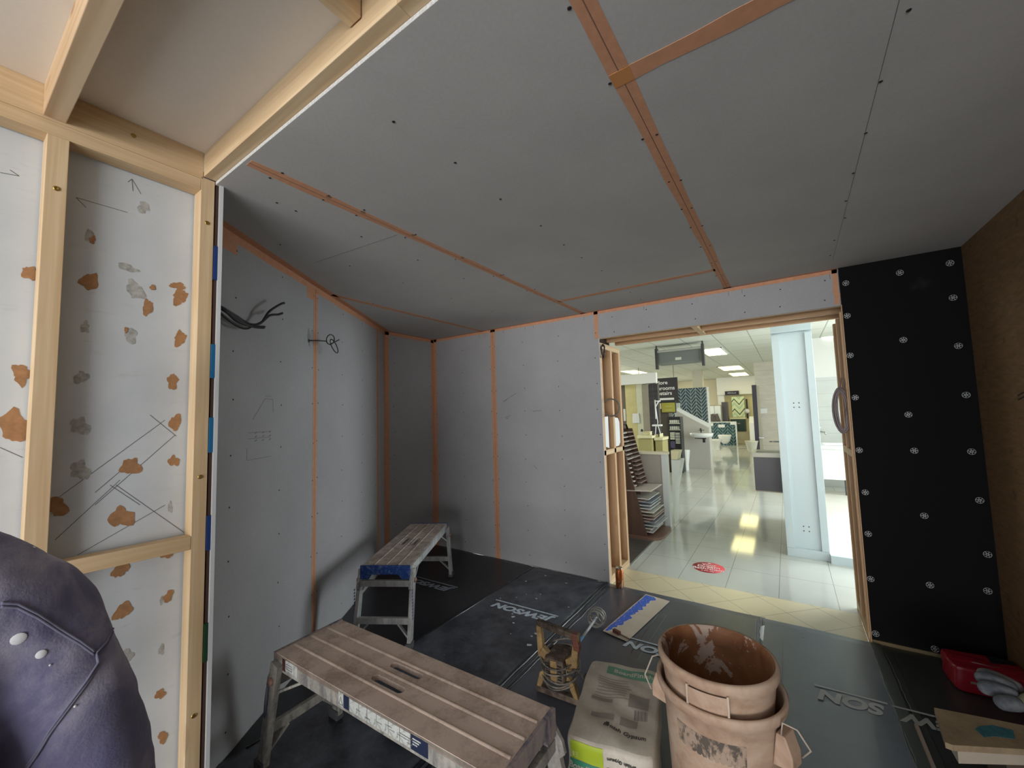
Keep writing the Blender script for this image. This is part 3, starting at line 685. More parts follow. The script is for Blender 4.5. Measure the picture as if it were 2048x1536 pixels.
MB().lathe([(0, z0), (rx*.6, z0-.005), (rx*.93, z0+.03), (rx, z1), (rx*.93, z1), (rx*.7, z1-.03), (0, z1-.05)], 32, Matrix.Translation((cx, 10.74, 0)), sy=.75).build('bowl', BW, t, world=True)
MB().tube([(cx-.03, 10.9, z1), (cx-.03, 10.9, z1+.10), (cx-.03, 10.8, z1+.10)], .014, 8).tube([(cx-.08, 10.9, z1+.06), (cx+.05, 10.9, z1+.06)], .008, 6).build('tap', BLACK, t, world=True)
MB().tube([(cx-.15, 10.74, z0-.01), (cx+.1, 10.74, z0-.02)], .02, 8).tube([(cx+.05, 10.74, z0), (cx+.05, 10.74, z0-.12)], .03, 10).build('trap', BLACK, t, world=True)
# low herringbone wall with pans
X0, X1, z0, z1 = Rc(1417, 845, 1470, 890, 18.4)
t = thing('low_herringbone_wall', ((X0+X1)/2, 18.4, FZ), 0, 'low teal herringbone tiled wall with two flush plates and a white cap', 'tiled wall')
B(X0, X1+.03, 18.4, 18.6, FZ, z1).build('tiles', HB2, t, world=True); B(X0, X1+.06, 18.37, 18.62, z1, z1+.03).build('cap', WHITE, t, world=True)
B(X1+.03, X1+.07, 18.37, 18.6, FZ, z1).build('edge_trim', WHITE, t, world=True)
for (x, y) in ((1443, 852), (1420, 849)):
    q = ony(x, y, 18.38); B(q.x-.12, q.x+.12, 18.37, 18.4, q.z-.06, q.z+.06).build('flush_plate', BW, t, world=True)
q = ony(1466, 847, 18.36); B(q.x-.1, q.x+.1, 18.36, 18.4, q.z-.05, q.z+.05).build('notice', WHITE, t, world=True)
def pan(x, y, Y, wall, lab, w_=.19):
    q = ony(x, y, Y); t = thing('toilet', (q.x, Y, max(FZ, q.z-.25) if wall else FZ), 0, lab, 'toilet', 'toilets in the showroom')
    top = q.z
    mb = MB().lathe([(0, top-.33), (w_*.35, top-.32), (w_*.75, top-.22), (w_, top-.02), (w_, top)], 24, Matrix.Translation((q.x, Y, 0)), sy=1.35)
    if not wall: mb = MB().lathe([(w_*.62, FZ), (w_*.6, FZ+.12), (w_*.78, FZ+.26), (w_, top-.02), (w_, top)], 24, Matrix.Translation((q.x, Y, 0)), sy=1.35)
    mb.build('bowl', BW, t, world=True)
    MB().lathe([(w_*1.02, top), (w_*1.02, top+.03), (0, top+.035)], 24, Matrix.Translation((q.x, Y, 0)), sy=1.35).build('lid', BW, t, world=True)
pan(1449, 871, 18.08, True, 'white wall-hung toilet on the low teal herringbone wall', .24)
pan(1431, 880, 16.2, False, 'white floor-standing toilet left of the wall-hung one', .20)
pan(1371, 902, 10.75, False, 'white floor-standing toilet between the sample tower and the grey partition', .10)
q = ony(1507, 882, 12.5)
t = thing('pedestal_basin', (q.x, 12.5, FZ), 0, 'cream basin tapering to a narrow pedestal left of the dark post', 'basin')
MB().lathe([(.06, FZ), (.05, FZ+.3), (.10, q.z-.25), (.15, q.z-.02), (.165, q.z), (.12, q.z-.01), (0, q.z-.06)], 24, Matrix.Translation((q.x-.05, 12.5, 0))).build('bowl', plain('basin_ivory', (.68, .66, .55), .25), t, world=True)
# far display: mirror cabinet, tall dark unit, chevron wall, green cabinet, small sign
Yf = 18.47
X0, X1, z0, z1 = Rc(1417, 810, 1443, 846, Yf); z0 = ony(1443, 845, 18.4).z+.031
t = thing('mirror_cabinet', ((X0+X1)/2, Yf, z0), 0, 'two-door mirror cabinet with bright doors above the low herringbone wall', 'cabinet')
B(X0, X1, Yf, Yf+.13, z0, z1).build('body', plain('cabinet_frame', (.35, .34, .28), .4), t, world=True)
MIR = plain('mirror_glass', (.75, .80, .80), .05, .0)
xm = (X0+X1)/2-.02
B(X0+.03, xm, Yf-.02, Yf, z0+.02, z1-.04).build('door', MIR, t, world=True); B(xm+.02, X1-.02, Yf-.02, Yf, z0+.02, z1-.04).build('door', MIR, t, world=True)
for i, lb in enumerate(('leftmost', 'middle', 'rightmost')):
    q = ony(1420+8*i, 839, 18.41); zc = ony(1443, 845, 18.4).z+.031
    fixed('handle_display', MB().bar((q.x+.04, 18.41, zc+.02), (q.x-.06, 18.41, zc+.32), .05, .11).box(q.x-.05, q.x+.09, 18.385, 18.435, zc, zc+.03), plain('display_dark%d' % i, (.10, .08, .07), .5), 'small dark leaning display on the low wall, %s of three' % lb, 'display')
fixed('tall_unit', RB(1444, 804, 1456, 846, 18.7, .3, True), plain('unit_dark', (.085, .075, .09), .4), 'tall dark purple-grey cupboard behind the low herringbone wall', 'cupboard')
X0, X1, z0, z1 = Rc(1438, 776, 1520, 870, 19.4)
t = thing('display_bay', ((X0+X1)/2, 19.4, FZ), 0, 'cream bathroom display bay at the far end of the showroom', 'display bay')
B(X0, X1+.6, 19.45, 19.55, FZ, 2.45).build('back_panel', plain('bay_yellow', (.62, .55, .30), .6), t, world=True)
B(X0, X1+.6, 19.2, 19.45, 2.02, SZ).build('fascia', SHW, t, world=True)
B(X0, X0+.25, 19.3, 19.45, FZ, 2.45).build('side_panel', SHW, t, world=True)
X0, X1, z0, z1 = Rc(1450, 782, 1478, 790, 19.18)
t = thing('shop_sign', ((X0+X1)/2, 19.15, z0), 0, 'small dark sign with faint lettering on the far fascia', 'sign')
B(X0, X1, 19.15, 19.19, z0, z1).build('board', plain('sign_navy', (.012, .012, .03), .5), t, world=True)
smb = MB(); rr = random.Random(5); xx = X0+.1
while xx < X1-.1:
    ww = rr.uniform(.018, .035); smb.box(xx, xx+ww, 19.14, 19.15, (z0+z1)/2-.03, (z0+z1)/2+rr.uniform(.01, .04)); xx += ww+.012
smb.build('lettering', plain('sign_grey', (.25, .25, .30), .5), t, world=True)
def chevron():
    m, n, p = nt('chevron_tiles'); v = sepxyz(n, coords(n)); pit = .36
    tri = mth(n, 'ABSOLUTE', mth(n, 'SUBTRACT', mth(n, 'FRACT', mth(n, 'DIVIDE', mth(n, 'ADD', v[0], 50), pit)), .5))
    f = mth(n, 'FRACT', mth(n, 'DIVIDE', mth(n, 'ADD', mth(n, 'ADD', v[2], 50), mth(n, 'MULTIPLY', tri, pit*1.3)), .42))
    c = ramp(n, f, ((0, (.72, .76, .48)), (.30, (.45, .62, .42)), (.55, (.70, .72, .46)), (.78, (.06, .12, .07)), (.92, (.62, .74, .50))))
    n.nodes[-1].color_ramp.interpolation = 'CONSTANT'
    n.links.new(c, p.inputs['Base Color']); p.inputs['Roughness'].default_value = .25; return m
fixed('chevron_panel', RB(1464, 793, 1489, 834, 19.3, .1), chevron(), 'cream panel tiled with green zigzag stripes at the far end', 'tiled wall')
X0, X1, z0, z1 = Rc(1462, 838, 1491, 863, 18.9)
t = thing('green_vanity', ((X0+X1)/2, 18.9, z0), 0, 'dark green wall-hung vanity below the zigzag tiled panel', 'vanity unit')
B(X0, X1, 18.9, 19.3, z0, z1).build('body', plain('dark_green', (.015, .045, .035), .4), t, world=True)
B(X0-.03, X1+.03, 18.88, 19.3, z1, z1+.06).build('worktop', plain('cream_top', (.72, .68, .42), .3), t, world=True)
B((X0+X1)/2-.08, (X0+X1)/2+.08, 18.885, 18.9, z1-.2, z1-.16).build('handle', CHR, t, world=True)
t = thing('shower_rail', (ony(1494, 810, 19.3).x, 19.3, .9), 0, 'black shower rail with a white round head at the far end', 'shower')
q = ony(1494, 815, 19.3); B(q.x-.03, q.x+.03, 19.3, 19.35, q.z-.45, q.z+.35).build('rail', BLACK, t, world=True)
q = ony(1494, 822, 19.2); MB().lathe([(0, 0), (.09, 0), (.09, .03), (0, .03)], 20, Matrix(((1, 0, 0, q.x), (0, 0, -1, 19.25), (0, 1, 0, q.z), (0, 0, 0, 1)))).build('head', WHITE, t, world=True)
fixed('storage_tower', MB().prism([(18.2, .0), (18.6, .0), (18.6, 1.1), (18.2, .85)], ony(1499, 860, 18.2).x, ony(1511, 860, 18.2).x, Matrix(((0, 0, 1, 0), (1, 0, 0, 0), (0, 1, 0, 0), (0, 0, 0, 1))), 0), WHITE, 'white tapering side unit left of the dark post', 'unit')
fixed('olive_step', RB(1468, 864, 1500, 880, 18.6, .5), plain('olive_box', (.38, .34, .22), .6), 'olive brown low block under the green vanity', 'block')
# left bay: bulkhead, big sign, tiled shower wall
fixed('ceiling_bulkhead', RB(1180, 750, 1312, 770, 9.0, .12), SHW, 'long white bulkhead over the left showroom bay', 'bulkhead')
XS0, XS1, z0, z1 = Rc(1300, 756, 1357, 868, 12)
t = thing('hanging_sign', ((XS0+XS1)/2, 12, z0), 0, 'tall charcoal sign reading More bathrooms upstairs in white letters', 'sign')
CHA = plain('sign_charcoal', (.035, .032, .036), .5)
B(XS0-.5, ony(1356, 790, 12).x, 12, 12.06, ony(1340, 806, 12).z, z1).build('board', CHA, t, world=True)
LW = plain('letter_white', (.85, .85, .85), .5)
for xx in (XS0-.3, XS1-.1): B(xx, xx+.02, 12.02, 12.04, z1, SZ).build('hanger', CHR, t, world=True)
for body, xr, yc, wl in (('More', 1335, 765, 0), ('bathrooms', 1349.5, 775.5, 0), ('upstairs', 1344, 786, 0)):
    q = ony(xr, yc, 11.99); o = text_mesh(body, .150, LW, 'lettering', bold=.002, align='RIGHT')
    place_text(o, t, Vector((q.x, 11.99, q.z))-t.location, (pi/2, 0, 0))
X0, X1, z0, z1 = Rc(1290, 798, 1348, 800.5, 11.98); B(X0, X1, 11.98, 12, z0, z1+.02).build('underline', LW, t, world=True)
fixed('pale_partition', RB(1350, 806, 1360, 850, 12.2, .1, True), plain('pale_grey', (.62, .66, .64), .5), 'narrow pale panel between the sample tower and herringbone wall', 'panel')
DT = wtiles('dark_tile', 1.2, .42, (.045, .04, .045), (.10, .09, .1), .25, var=.3)
X0, X1, z0, z1 = Rc(1299, 770, 1317.5, 880, 9.1)
fixed('dark_tiled_panel', B(X0, X1, 9.1, 9.25, FZ, z1+.02), DT, 'dark brown tiled shower panel under the white bulkhead', 'tiled wall')
for a, b, col, lb in ((1286, 1299.5, (.40, .37, .30), 'grey-beige display panel left of the dark shower panel'), (1274, 1287, (.74, .74, .58), 'pale cream upright panel in the left showroom bay'),
                      (1252, 1275, (.66, .58, .28), 'warm yellow display panel in the left showroom bay'), (1215, 1253, (.16, .13, .10), 'dark brown upright panel beside the timber jamb')):
    X0, X1, z0, z1 = Rc(a, 771, b, 880, 9.3); fixed('bay_lining', B(X0+.003, X1-.012, 9.3+.11*(a%2), 9.4+.11*(a%2), FZ, z1+.03), plain('disp_%d' % a, col, .4, var=.06), lb, 'display panel')
t = thing('shower_set', (ony(1311, 830, 9.0).x, 9.05, 1.1), 0, 'white shower riser rail with hand shower and bar valve on the dark panel', 'shower')
q0, q1 = ony(1310, 800, 9.04), ony(1312, 838, 9.04); MB().tube([(q0.x, 9.04, q0.z), (q0.x, 9.04, q1.z)], .014, 8).build('riser', WHITE, t, world=True)
q = ony(1317, 804, 9.0); MB().lathe([(0, 0), (.05, .01), (.05, .03), (0, .03)], 16, Matrix.Translation((q.x, 8.98, q.z))).tube([(q.x, 8.98, q.z), (q0.x+.02, 9.0, q.z-.1)], .012, 6).build('hand_shower', WHITE, t, world=True)
q = ony(1314, 851, 9.0); B(q.x-.1, q.x+.09, 8.98, 9.105, q.z-.015, q.z+.02).build('bar_valve', WHITE, t, world=True)
MB().tube([(q0.x+.02, 8.98, q0.z-.1), (q0.x+.05, 8.98, q0.z-.5), (q.x, 8.98, q.z)], .009, 6).tube([(q.x-.02, 9, q.z), (q.x-.05, 9, q.z-.25)], .01, 6).tube([(q.x+.02, 9, q.z), (q.x+.08, 9, q.z-.25)], .01, 6).build('hose', WHITE, t, world=True)
for (a, b, c_, d) in ((1265, 827, 1278, 834), (1265, 834, 1279, 846)):
    fixed('price_card', RB(a, b, c_, d, 9.27, .02), WHITE, 'white price card on the yellow panel, %s' % ('upper of two' if b == 827 else 'lower of two'), 'card')
fixed('switch_plate', RB(1247, 818, 1251, 842, 9.38, .035), WHITE, 'tall narrow white plate on the dark brown panel beside the jamb', 'plate')
OLV = plain('olive_gloss', (.42, .37, .16), .25); OTP = plain('yellow_cream_top', (.74, .70, .44), .25)
for (a, b, c_, d, Yd, lb) in ((1277, 874, 1304, 906, 8.2, 'olive gloss vanity unit with cream top behind the tile stand'), (1311, 878, 1325, 906, 8.3, 'olive gloss corner cabinet beside the sample tower')):
    X0, X1, z0, z1 = Rc(a, b, c_, d, Yd)
    t = thing('vanity_unit', ((X0+X1)/2, Yd, FZ), 0, lb, 'vanity unit')
    B(X0, X1, Yd, Yd+.45, FZ, z1-.04).build('body', OLV, t, world=True); B(X0-.02, X1+.02, Yd-.02, Yd+.45, z1-.03, z1+.03).build('worktop', OTP, t, .01, world=True)
    MB().box(X0+.06, X1-.06, Yd+.1, Yd+.35, z1+.03, z1+.1).build('basin', OTP, t, .01, world=True)
for (a, b, c_, d, lb) in ((1276, 859, 1281, 864, 'small black soap pump on the olive vanity unit'), (1299, 863, 1303, 872, 'small black bottle at the right of the olive vanity unit')):
    X0, X1, z0, z1 = Rc(a, b, c_, d, 8.1)
    fixed('bottle', MB().lathe([(0, z0), ((X1-X0)/2, z0), ((X1-X0)/2, z1-.02), ((X1-X0)/5, z1), (0, z1)], 12, Matrix.Translation(((X0+X1)/2, 8.28, 0))), BLACK, lb, 'bottle')
# sample tower
X0, X1, z0, z1 = -2.36, -2.113, FZ, 1.36
t = thing('sample_tower', ((X0+X1)/2, 10.16, FZ), 0, 'tall black sample tower filled with pale worktop sample strips', 'display stand')
TW = plain('tower_black', (.03, .032, .036), .4)
XL = ony(1322, 860, 10.16).x
B(XL, X0, 10.17, 10.5, FZ, 1.5).build('side', plain('tower_side', (.085, .075, .06), .4), t, world=True)
B(X0, X1, 10.2, 10.5, FZ, 1.30).build('body', TW, t, world=True)
B(X0-.02, X0, 10.15, 10.2, FZ, 1.30).build('frame_side', TW, t, world=True); B(X1-.015, X1+.01, 10.15, 10.2, FZ, 1.30).build('frame_side', TW, t, world=True)
a = ony(1323, 806, 10.1); b = ony(1350, 824, 10.1); B(a.x, b.x, 10.1, 10.13, b.z, a.z).build('header_board', plain('tower_olive', (.40, .37, .06), .5), t, world=True)
B(a.x-.02, b.x+.02, 10.13, 10.17, b.z-.02, a.z+.04).build('header_back', TW, t, world=True)
for kk in range(2): B(a.x+.08, b.x-.06, 10.095, 10.1, a.z-.09-.09*kk, a.z-.08-.09*kk).build('header_print', plain('tower_print', (.62, .6, .3), .5), t, world=True)
sc = [(.75, .76, .62), (.70, .74, .70), (.55, .56, .50), (.72, .70, .64), (.30, .20, .17), (.62, .66, .60)]
SM = [plain('sample_%d' % i, c_, .35) for i, c_ in enumerate(sc)]
for sh in range(2):
    zt = 1.27-.15*sh
    for k in range(5):
        xx = X0+.01+k*.046
        MB().bar((xx+.02, 10.16, zt-.11), (xx+.0, 10.24, zt+.0), .036, .012, (0, -1, .3)).build('sample_chip', SM[k % 2], t, world=True)
    B(X0, X1, 10.14, 10.2, zt-.135, zt-.12).build('chip_shelf', SM[0], t, world=True)
rr = random.Random(9)
for k in range(7): B(X0+.13, X1-.02, 10.14, 10.2, .90-.038*k, .92-.038*k).build('sample_strip', SM[(k*2) % 4], t, world=True)
for k in range(4): B(X0+.01, X0+.11, 10.14, 10.2, .90-.045*k, .93-.045*k).build('sample_strip', SM[0], t, world=True)
B(X0+.01, X0+.11, 10.13, 10.15, .56, .72).build('info_card', plain('card_purple', (.10, .08, .15), .5), t, world=True)
for k in range(14): B(X0+.01, X1-.02, 10.14, 10.2, .50-.036*k, .515-.036*k).build('sample_strip', SM[(0, 1, 2, 5, 1, 3, 0, 2, 4, 3, 4, 5, 2, 0)[k]], t, world=True)
# half wall with basin next to the stand
t = thing('basin_display_wall', (-1.6, 5.45, FZ), 0, 'grey boarded display wall with a white edge behind the tile stand', 'display wall')
B(-2.3, -1.39, 5.46, 5.54, FZ, .905).build('panel', plain('warm_grey_board', (.36, .33, .29), .5, var=.05), t, world=True)
B(-1.39, -1.322, 5.45, 5.55, FZ, .905).build('edge_post', plain('edge_white', (.62, .66, .64), .5), t, world=True)
B(-2.3, -1.31, 5.44, 5.56, .905, .935).build('cap', plain('cap_cream', (.78, .74, .55), .4), t, world=True)
t = thing('wedge_basin', (-1.24, 5.6, FZ), 0, 'white basin block tapering downward on the right side of the grey display wall', 'basin')
MX = Matrix(((1, 0, 0, 0), (0, 0, -1, 5.68), (0, 1, 0, 0), (0, 0, 0, 1)))
MB().prism([(-1.322, FZ), (-1.29, .40), (-1.20, .815), (-1.322, .815)], -.25, .0, MX).build('body', plain('wedge_white', (.66, .70, .66), .3), t, world=True)
MB().prism([(-1.32, .82), (-1.245, .82), (-1.215, .935), (-1.32, .935)], -.2, .0, MX).build('rim', plain('wedge_cream', (.72, .68, .42), .3), t, world=True)
# tile sample stand
t = thing('tile_stand', (-1.6, 5.1, FZ), 0, 'brown leaning tile stand with rows of small samples and a fan of larger tiles', 'display stand')
BR = wood('stand_brown', 2, (.145, .085, .062), (.095, .052, .038), 1, .45)
def slope(z): return -1.442-(z-0)*(.204/.89)   # x of the near front edge
MS = Matrix(((1, 0, 0, 0), (0, 0, 1, 0), (0, 1, 0, 0), (0, 0, 0, 1)))
for y_, tp in ((4.85, 1.25), (5.37, 1.25)):
    MB().prism([(-2.0, .01), (slope(.01), .01), (slope(tp), tp), (-2.0, tp)], y_, y_+.018, MS).build('side_panel', BR, t, world=True)
mb = MB().prism([(-2.0, .01), (slope(.01)-.03, .01), (slope(1.25)-.03, 1.25), (-2.0, 1.25)], 5.10, 5.112, MS); mb.build('divider', BR, t, world=True)
MB().add([(slope(0)-.10, 4.868, .0), (slope(0)-.10, 5.37, .0), (slope(1.25)-.10, 5.37, 1.25), (slope(1.25)-.10, 4.868, 1.25)], [(0, 1, 2, 3)]).build('back_board', BR, t, world=True)
bp = [(-2.0, 4.82), (-1.42, 4.80)]+[(-1.42+.14*sin(a), 5.02-.22*cos(a)) for a in [i*pi/2/8 for i in range(1, 9)]]+[(-1.28, 5.3), (-1.31, 5.4), (-2.0, 5.42)]
MB().prism(bp, FZ, .01).build('base_board', plain('stand_base', (.20, .115, .085), .4), t, world=True)
MB().tube([(slope(1.25)-.02, 4.9, 1.25), (slope(1.25)-.02, 4.92, 1.30), (slope(1.25)-.02, 5.05, 1.315), (slope(1.25)-.02, 5.2, 1.31), (slope(1.25)-.02, 5.25, 1.25)], .012, 8).build('handle', BLACK, t, world=True)
rr = random.Random(11)
sp = [plain('small_tile_%d' % i, c_, .4) for i, c_ in enumerate(((.75, .68, .62), (.62, .56, .52), (.30, .22, .19), (.80, .78, .75), (.42, .32, .28)))]
for k in range(14):
    z = 1.20-k*.052
    if z < .54: break
    for (ya, yb, mm) in ((4.87, 5.095, (0, 3, 1)), (5.115, 5.365, (1, 4, 2))):
        if k > 6 and ya < 5: yb = 4.93
        m = sp[mm[rr.randrange(3)] if k < 7 else (3 if ya < 5 else 4)]
        MB().box(slope(z)-.08, slope(z)+.012, ya, yb, z, z+.012).build('small_sample', m, t, world=True)
lp = [plain('large_tile_%d' % i, c_, .3, var=.1, vs=20) for i, c_ in enumerate(((.66, .66, .60), (.30, .34, .42), (.55, .58, .60), (.42, .36, .30), (.50, .36, .33), (.30, .29, .33), (.62, .63, .64)))]
z = .525
MB().bar((slope(z)-.10, 5.10, z), (slope(z)+.19, 5.10, z+.015), .50, .012).build('leaflet_shelf', sp[0], t, world=True)
for k in range(11):
    z = .43-k*.038; ext = .13+.015*sin(k*1.7) if k < 9 else .07
    M_ = lp[(0, 1, 2, 6, 0, 3, 4, 5, 2, 0, 6)[k]]
    MB().box(slope(z)-.14, slope(z)+ext, 4.88, 5.36-.03*(k % 2), z, z+.011).build('large_sample', M_, t, world=True)
    if k % 3 == 1: MB().box(slope(z)-.02, slope(z)+ext*.5, 4.875, 5.0, z+.011, z+.024).build('label_clip', sp[2], t, world=True)
# floor sticker
q = onz(1417, 1135, FZ); t = thing('floor_sticker', (q.x, q.y, FZ), radians(4), 'round red floor sticker with white lettering on the showroom tiles', 'sticker')
MB().lathe([(0, .0015), (.138, .0015), (.138, .0003)], 40).build('disc', plain('sticker_red', (.72, .06, .085), .4), t)
for body, yy, sz in (('Your', .058, .062), ('Dream', .008, .070), ('Bathroom', -.046, .066), ('is this way', -.098, .026)):
    place_text(text_mesh(body, sz, LW, 'lettering', bold=.0006), t, (0, yy, .0021), (0, 0, 0))
MB().prism([(-.02, .10), (.02, .10), (0, .125)], .0016, .0022).build('arrow', LW, t)
# drinks can
q = onz(1250, 1172, FZ)
t = thing('drinks_can', (-1.265, 3.40, -.004), 0, 'orange-brown drinks can standing at the foot of the left jamb', 'can')
def canm():
    m, n, p = nt('can_orange'); f = noise(n, coords(n, (20, 20, 9)), 1.5, 3, .5)
    n.links.new(ramp(n, f, ((.42, (.45, .10, .02)), (.5, (.62, .20, .05)), (.56, (.20, .06, .02)), (.62, (.75, .45, .25)))), p.inputs['Base Color'])
    p.inputs['Metallic'].default_value = .5; p.inputs['Roughness'].default_value = .3; return m
CM = canm()
MB().lathe([(0, .004), (.024, 0), (.027, .004), (.033, .014), (.033, .145), (.029, .157), (.026, .160)], 28).build('body', CM, t)
MB().lathe([(.026, .160), (.0275, .165), (.026, .168), (.0245, .163), (0, .162)], 28).tube([(.002, 0, .165), (.016, 0, .166)], .004, 6).build('lid', plain('can_lid', (.55, .5, .45), .3, .9), t)

# ================================================================== FLOOR MEMBRANE
def sheet(x0, x1, y0, y1, z, mat, label, clip=None, seed=0, nx=24, ny=50):
    r = random.Random(seed); ph = [r.uniform(0, 6) for _ in range(6)]
    def fn(u, v):
        x = x0+(x1-x0)*u; y = y0+(y1-y0)*v
        if clip: x = max(x, clip(y))
        h = .0018*(sin(x*9+ph[0]+2*sin(y*1.7+ph[1]))+sin(x*17+y*3+ph[2])*.5+.5*sin(y*7+ph[3]))
        return (x, y, z+.003+h*.8)
    mb = MB().grid(fn, nx, ny)
    o = mb.build('floor_membrane', mat)
    s_ = o.modifiers.new('solid', 'SOLIDIFY'); s_.thickness = .0012; s_.offset = -1
    return tag(o, label, 'membrane', 'black membrane sheets on the floor')
cl = lambda y: -2.02-(y-.62)*(1.43/2.10)+.004 if y < 2.72 else -3.448
m1 = sheet(-3.448, -2.10, .70, 3.425, 0, MEM[0], 'glossy black floor membrane in the far left corner under the far platform', cl, 1, 40, 60)
m2 = sheet(-2.14, -1.40, .2, 3.41, .007, MEM[1], 'dust-streaked black floor membrane with printed lettering left of the mixer', None, 2)
m3 = sheet(-1.42, -.22, .2, 3.42, 0, membrane('membrane_sheen_slate', .35, (.070, .075, .094), (.21, .225, .26)), 'grey-sheened floor membrane under the cardboard strip and plaster bags', None, 3)  # base colour lifted to carry the showroom's reflected sheen
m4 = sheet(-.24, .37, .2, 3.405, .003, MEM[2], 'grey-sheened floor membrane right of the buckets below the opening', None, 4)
m5 = sheet(.35, .905, 2.35, 3.40, .001, MEM[3], 'dark green-black floor membrane at the foot of the black washer panel', None, 5)
FOLD = plain('membrane_fold', (.012, .014, .02), .22)
def fold(par, xa, ya, xb, yb, r, z, sd, mat=FOLD):
    q = random.Random(sd); pts = []
    for i in range(24):
        t = i/23; pts.append((xa+(xb-xa)*t+q.uniform(-.004, .004), ya+(yb-ya)*t, z+q.uniform(-.001, .001)))
    o = MB().tube(pts, [r*q.uniform(.8, 1.2) for _ in pts], 8).build('fold', mat, par); o.location -= par.location
fold(m2, -2.125, .9, -2.118, 3.40, .007, .006, 1); fold(m2, -1.40, .9, -1.385, 3.41, .011, .005, 2); fold(m2, -1.355, .9, -1.33, 3.3, .006, .004, 3)
fold(m2, -1.37, .9, -1.36, 3.3, .003, .003, 4)
GF = plain('membrane_fold_grey', (.055, .062, .058), .4)
def ribbon(par, xa, xb, wd, y0, y1, h, sd, mat):
    q = random.Random(sd); k = 24; L = []; R = []
    for i in range(k+1):
        c_ = xa+(xb-xa)*i/k; L.append((c_-wd/2+q.uniform(-.0025, .0025), y0+(y1-y0)*i/k)); R.append((c_+wd/2+q.uniform(-.0025, .0025), y0+(y1-y0)*i/k))
    o = fixn(MB().prism(L+R[::-1], .002, h).build('fold', mat, par, .002)); o.location -= par.location
ribbon(m4, .372, .358, .052, 2.2, 3.39, .0100, 5, GF); ribbon(m5, .425, .405, .030, 2.36, 3.34, .0085, 6, plain('membrane_fold_mid', (.035, .040, .038), .4))
fold(m4, .343, 2.3, .333, 3.39, .0035, .007, 7, GF)
fold(m4, -.235, 2.2, -.245, 3.40, .003, .005, 8, plain('membrane_fold_pale', (.16, .16, .15), .5))
SCR = plain('scratch_pale', (.30, .31, .32), .7)
def flat(par, name, mat, poly, z0, z1):
    o = MB().prism(poly, z0, z1).build(name, mat, par); o.location -= par.location; return o
def scratch(par, a, b, z, w=.002):
    a = onz(*a, 0); b = onz(*b, 0); d = Vector((b.x-a.x, b.y-a.y)).normalized(); q = Vector((-d.y, d.x))*w/2
    A_, B_ = Vector((a.x, a.y)), Vector((b.x, b.y))
    flat(par, 'scratch', SCR, [tuple(A_-q), tuple(B_-q), tuple(B_+q), tuple(A_+q)], z, z+.0008)
for a, b in (((1316, 1230), (1262, 1308)), ((1333, 1232), (1275, 1322)), ((1302, 1250), (1262, 1308))): scratch(m3, a, b, .0058)
scratch(m4, (1565, 1288), (1563, 1420), .009, .003); scratch(m4, (1512, 1240), (1510, 1287), .0085, .003)
for k in range(26):
    r = random.Random(k+50); x = r.uniform(-2.05, -1.45); y = r.uniform(2.2, 3.35) if k < 20 else r.uniform(1.4, 2.2)
    flat(m2, 'plaster_splash', plain('splash', (.55, .56, .57), .8) if k == 0 else bpy.data.materials['splash'], blob(x, y, r.uniform(.002, .009 if k > 3 else .016), 9, .4, 1.3, k), .0100, .0112)
def jewson(par, c, z, ang, width=.52, mat=PRINT, clip=None):
    t = text_mesh('JEWSON', .15, mat, 'lettering', bold=.0065, shear=.25, depth=.0004)
    xs = [v.co.x for v in t.data.vertices]; k = width/(max(xs)-min(xs)); ysv = [v.co.y for v in t.data.vertices]
    t.parent = par; t.location = Vector((c[0], c[1], z))-par.location; t.rotation_euler = (0, 0, pi+ang); t.scale = (k, .098/(max(ysv)-min(ysv)), 1)
    b = B(-width/2-.01, width/2+.02, -.076, -.063, -.0004, .0004).build('underline', mat, par, center=False)
    b.location = Vector((c[0], c[1], z))-par.location; b.rotation_euler = (0, 0, pi+ang)
jewson(m2, (-1.74, 2.60), .0112, radians(2)); jewson(m1, (-2.74, 2.60), .0072, radians(2), .56, plain('membrane_print_left', (.24, .27, .31), .6))
jewson(m3, (-.70, 2.62), .0072, radians(2)); jewson(m4, (.12, 2.675), .0105, radians(3), .30) if 0 else None
def letters(par, word, c, z, ang, width, mat, under=True):
    t = text_mesh(word, .15, mat, 'lettering', bold=.0065, shear=.25, depth=.0004)
    xs = [v.co.x for v in t.data.vertices]; k = width/(max(xs)-min(xs)); ysv = [v.co.y for v in t.data.vertices]
    t.parent = par; t.location = Vector((c[0], c[1], z))-par.location; t.rotation_euler = (0, 0, pi+ang); t.scale = (k, .095/(max(ysv)-min(ysv)), 1)
    b = B(-width/2-.01, width/2+.01, -.072, -.060, -.0004, .0004).build('underline', mat, par, center=False)
    b.location = Vector((c[0], c[1], z))-par.location; b.rotation_euler = (0, 0, pi+ang)
PRD = plain('membrane_print_right', (.42, .43, .45), .6)
letters(m4, 'SON', (.175, 2.68), .0108, radians(3), .27, PRD); letters(m5, 'JEW', (.465, 2.69), .0116, radians(4), .24, plain('membrane_print_dark', (.28, .29, .29), .6))

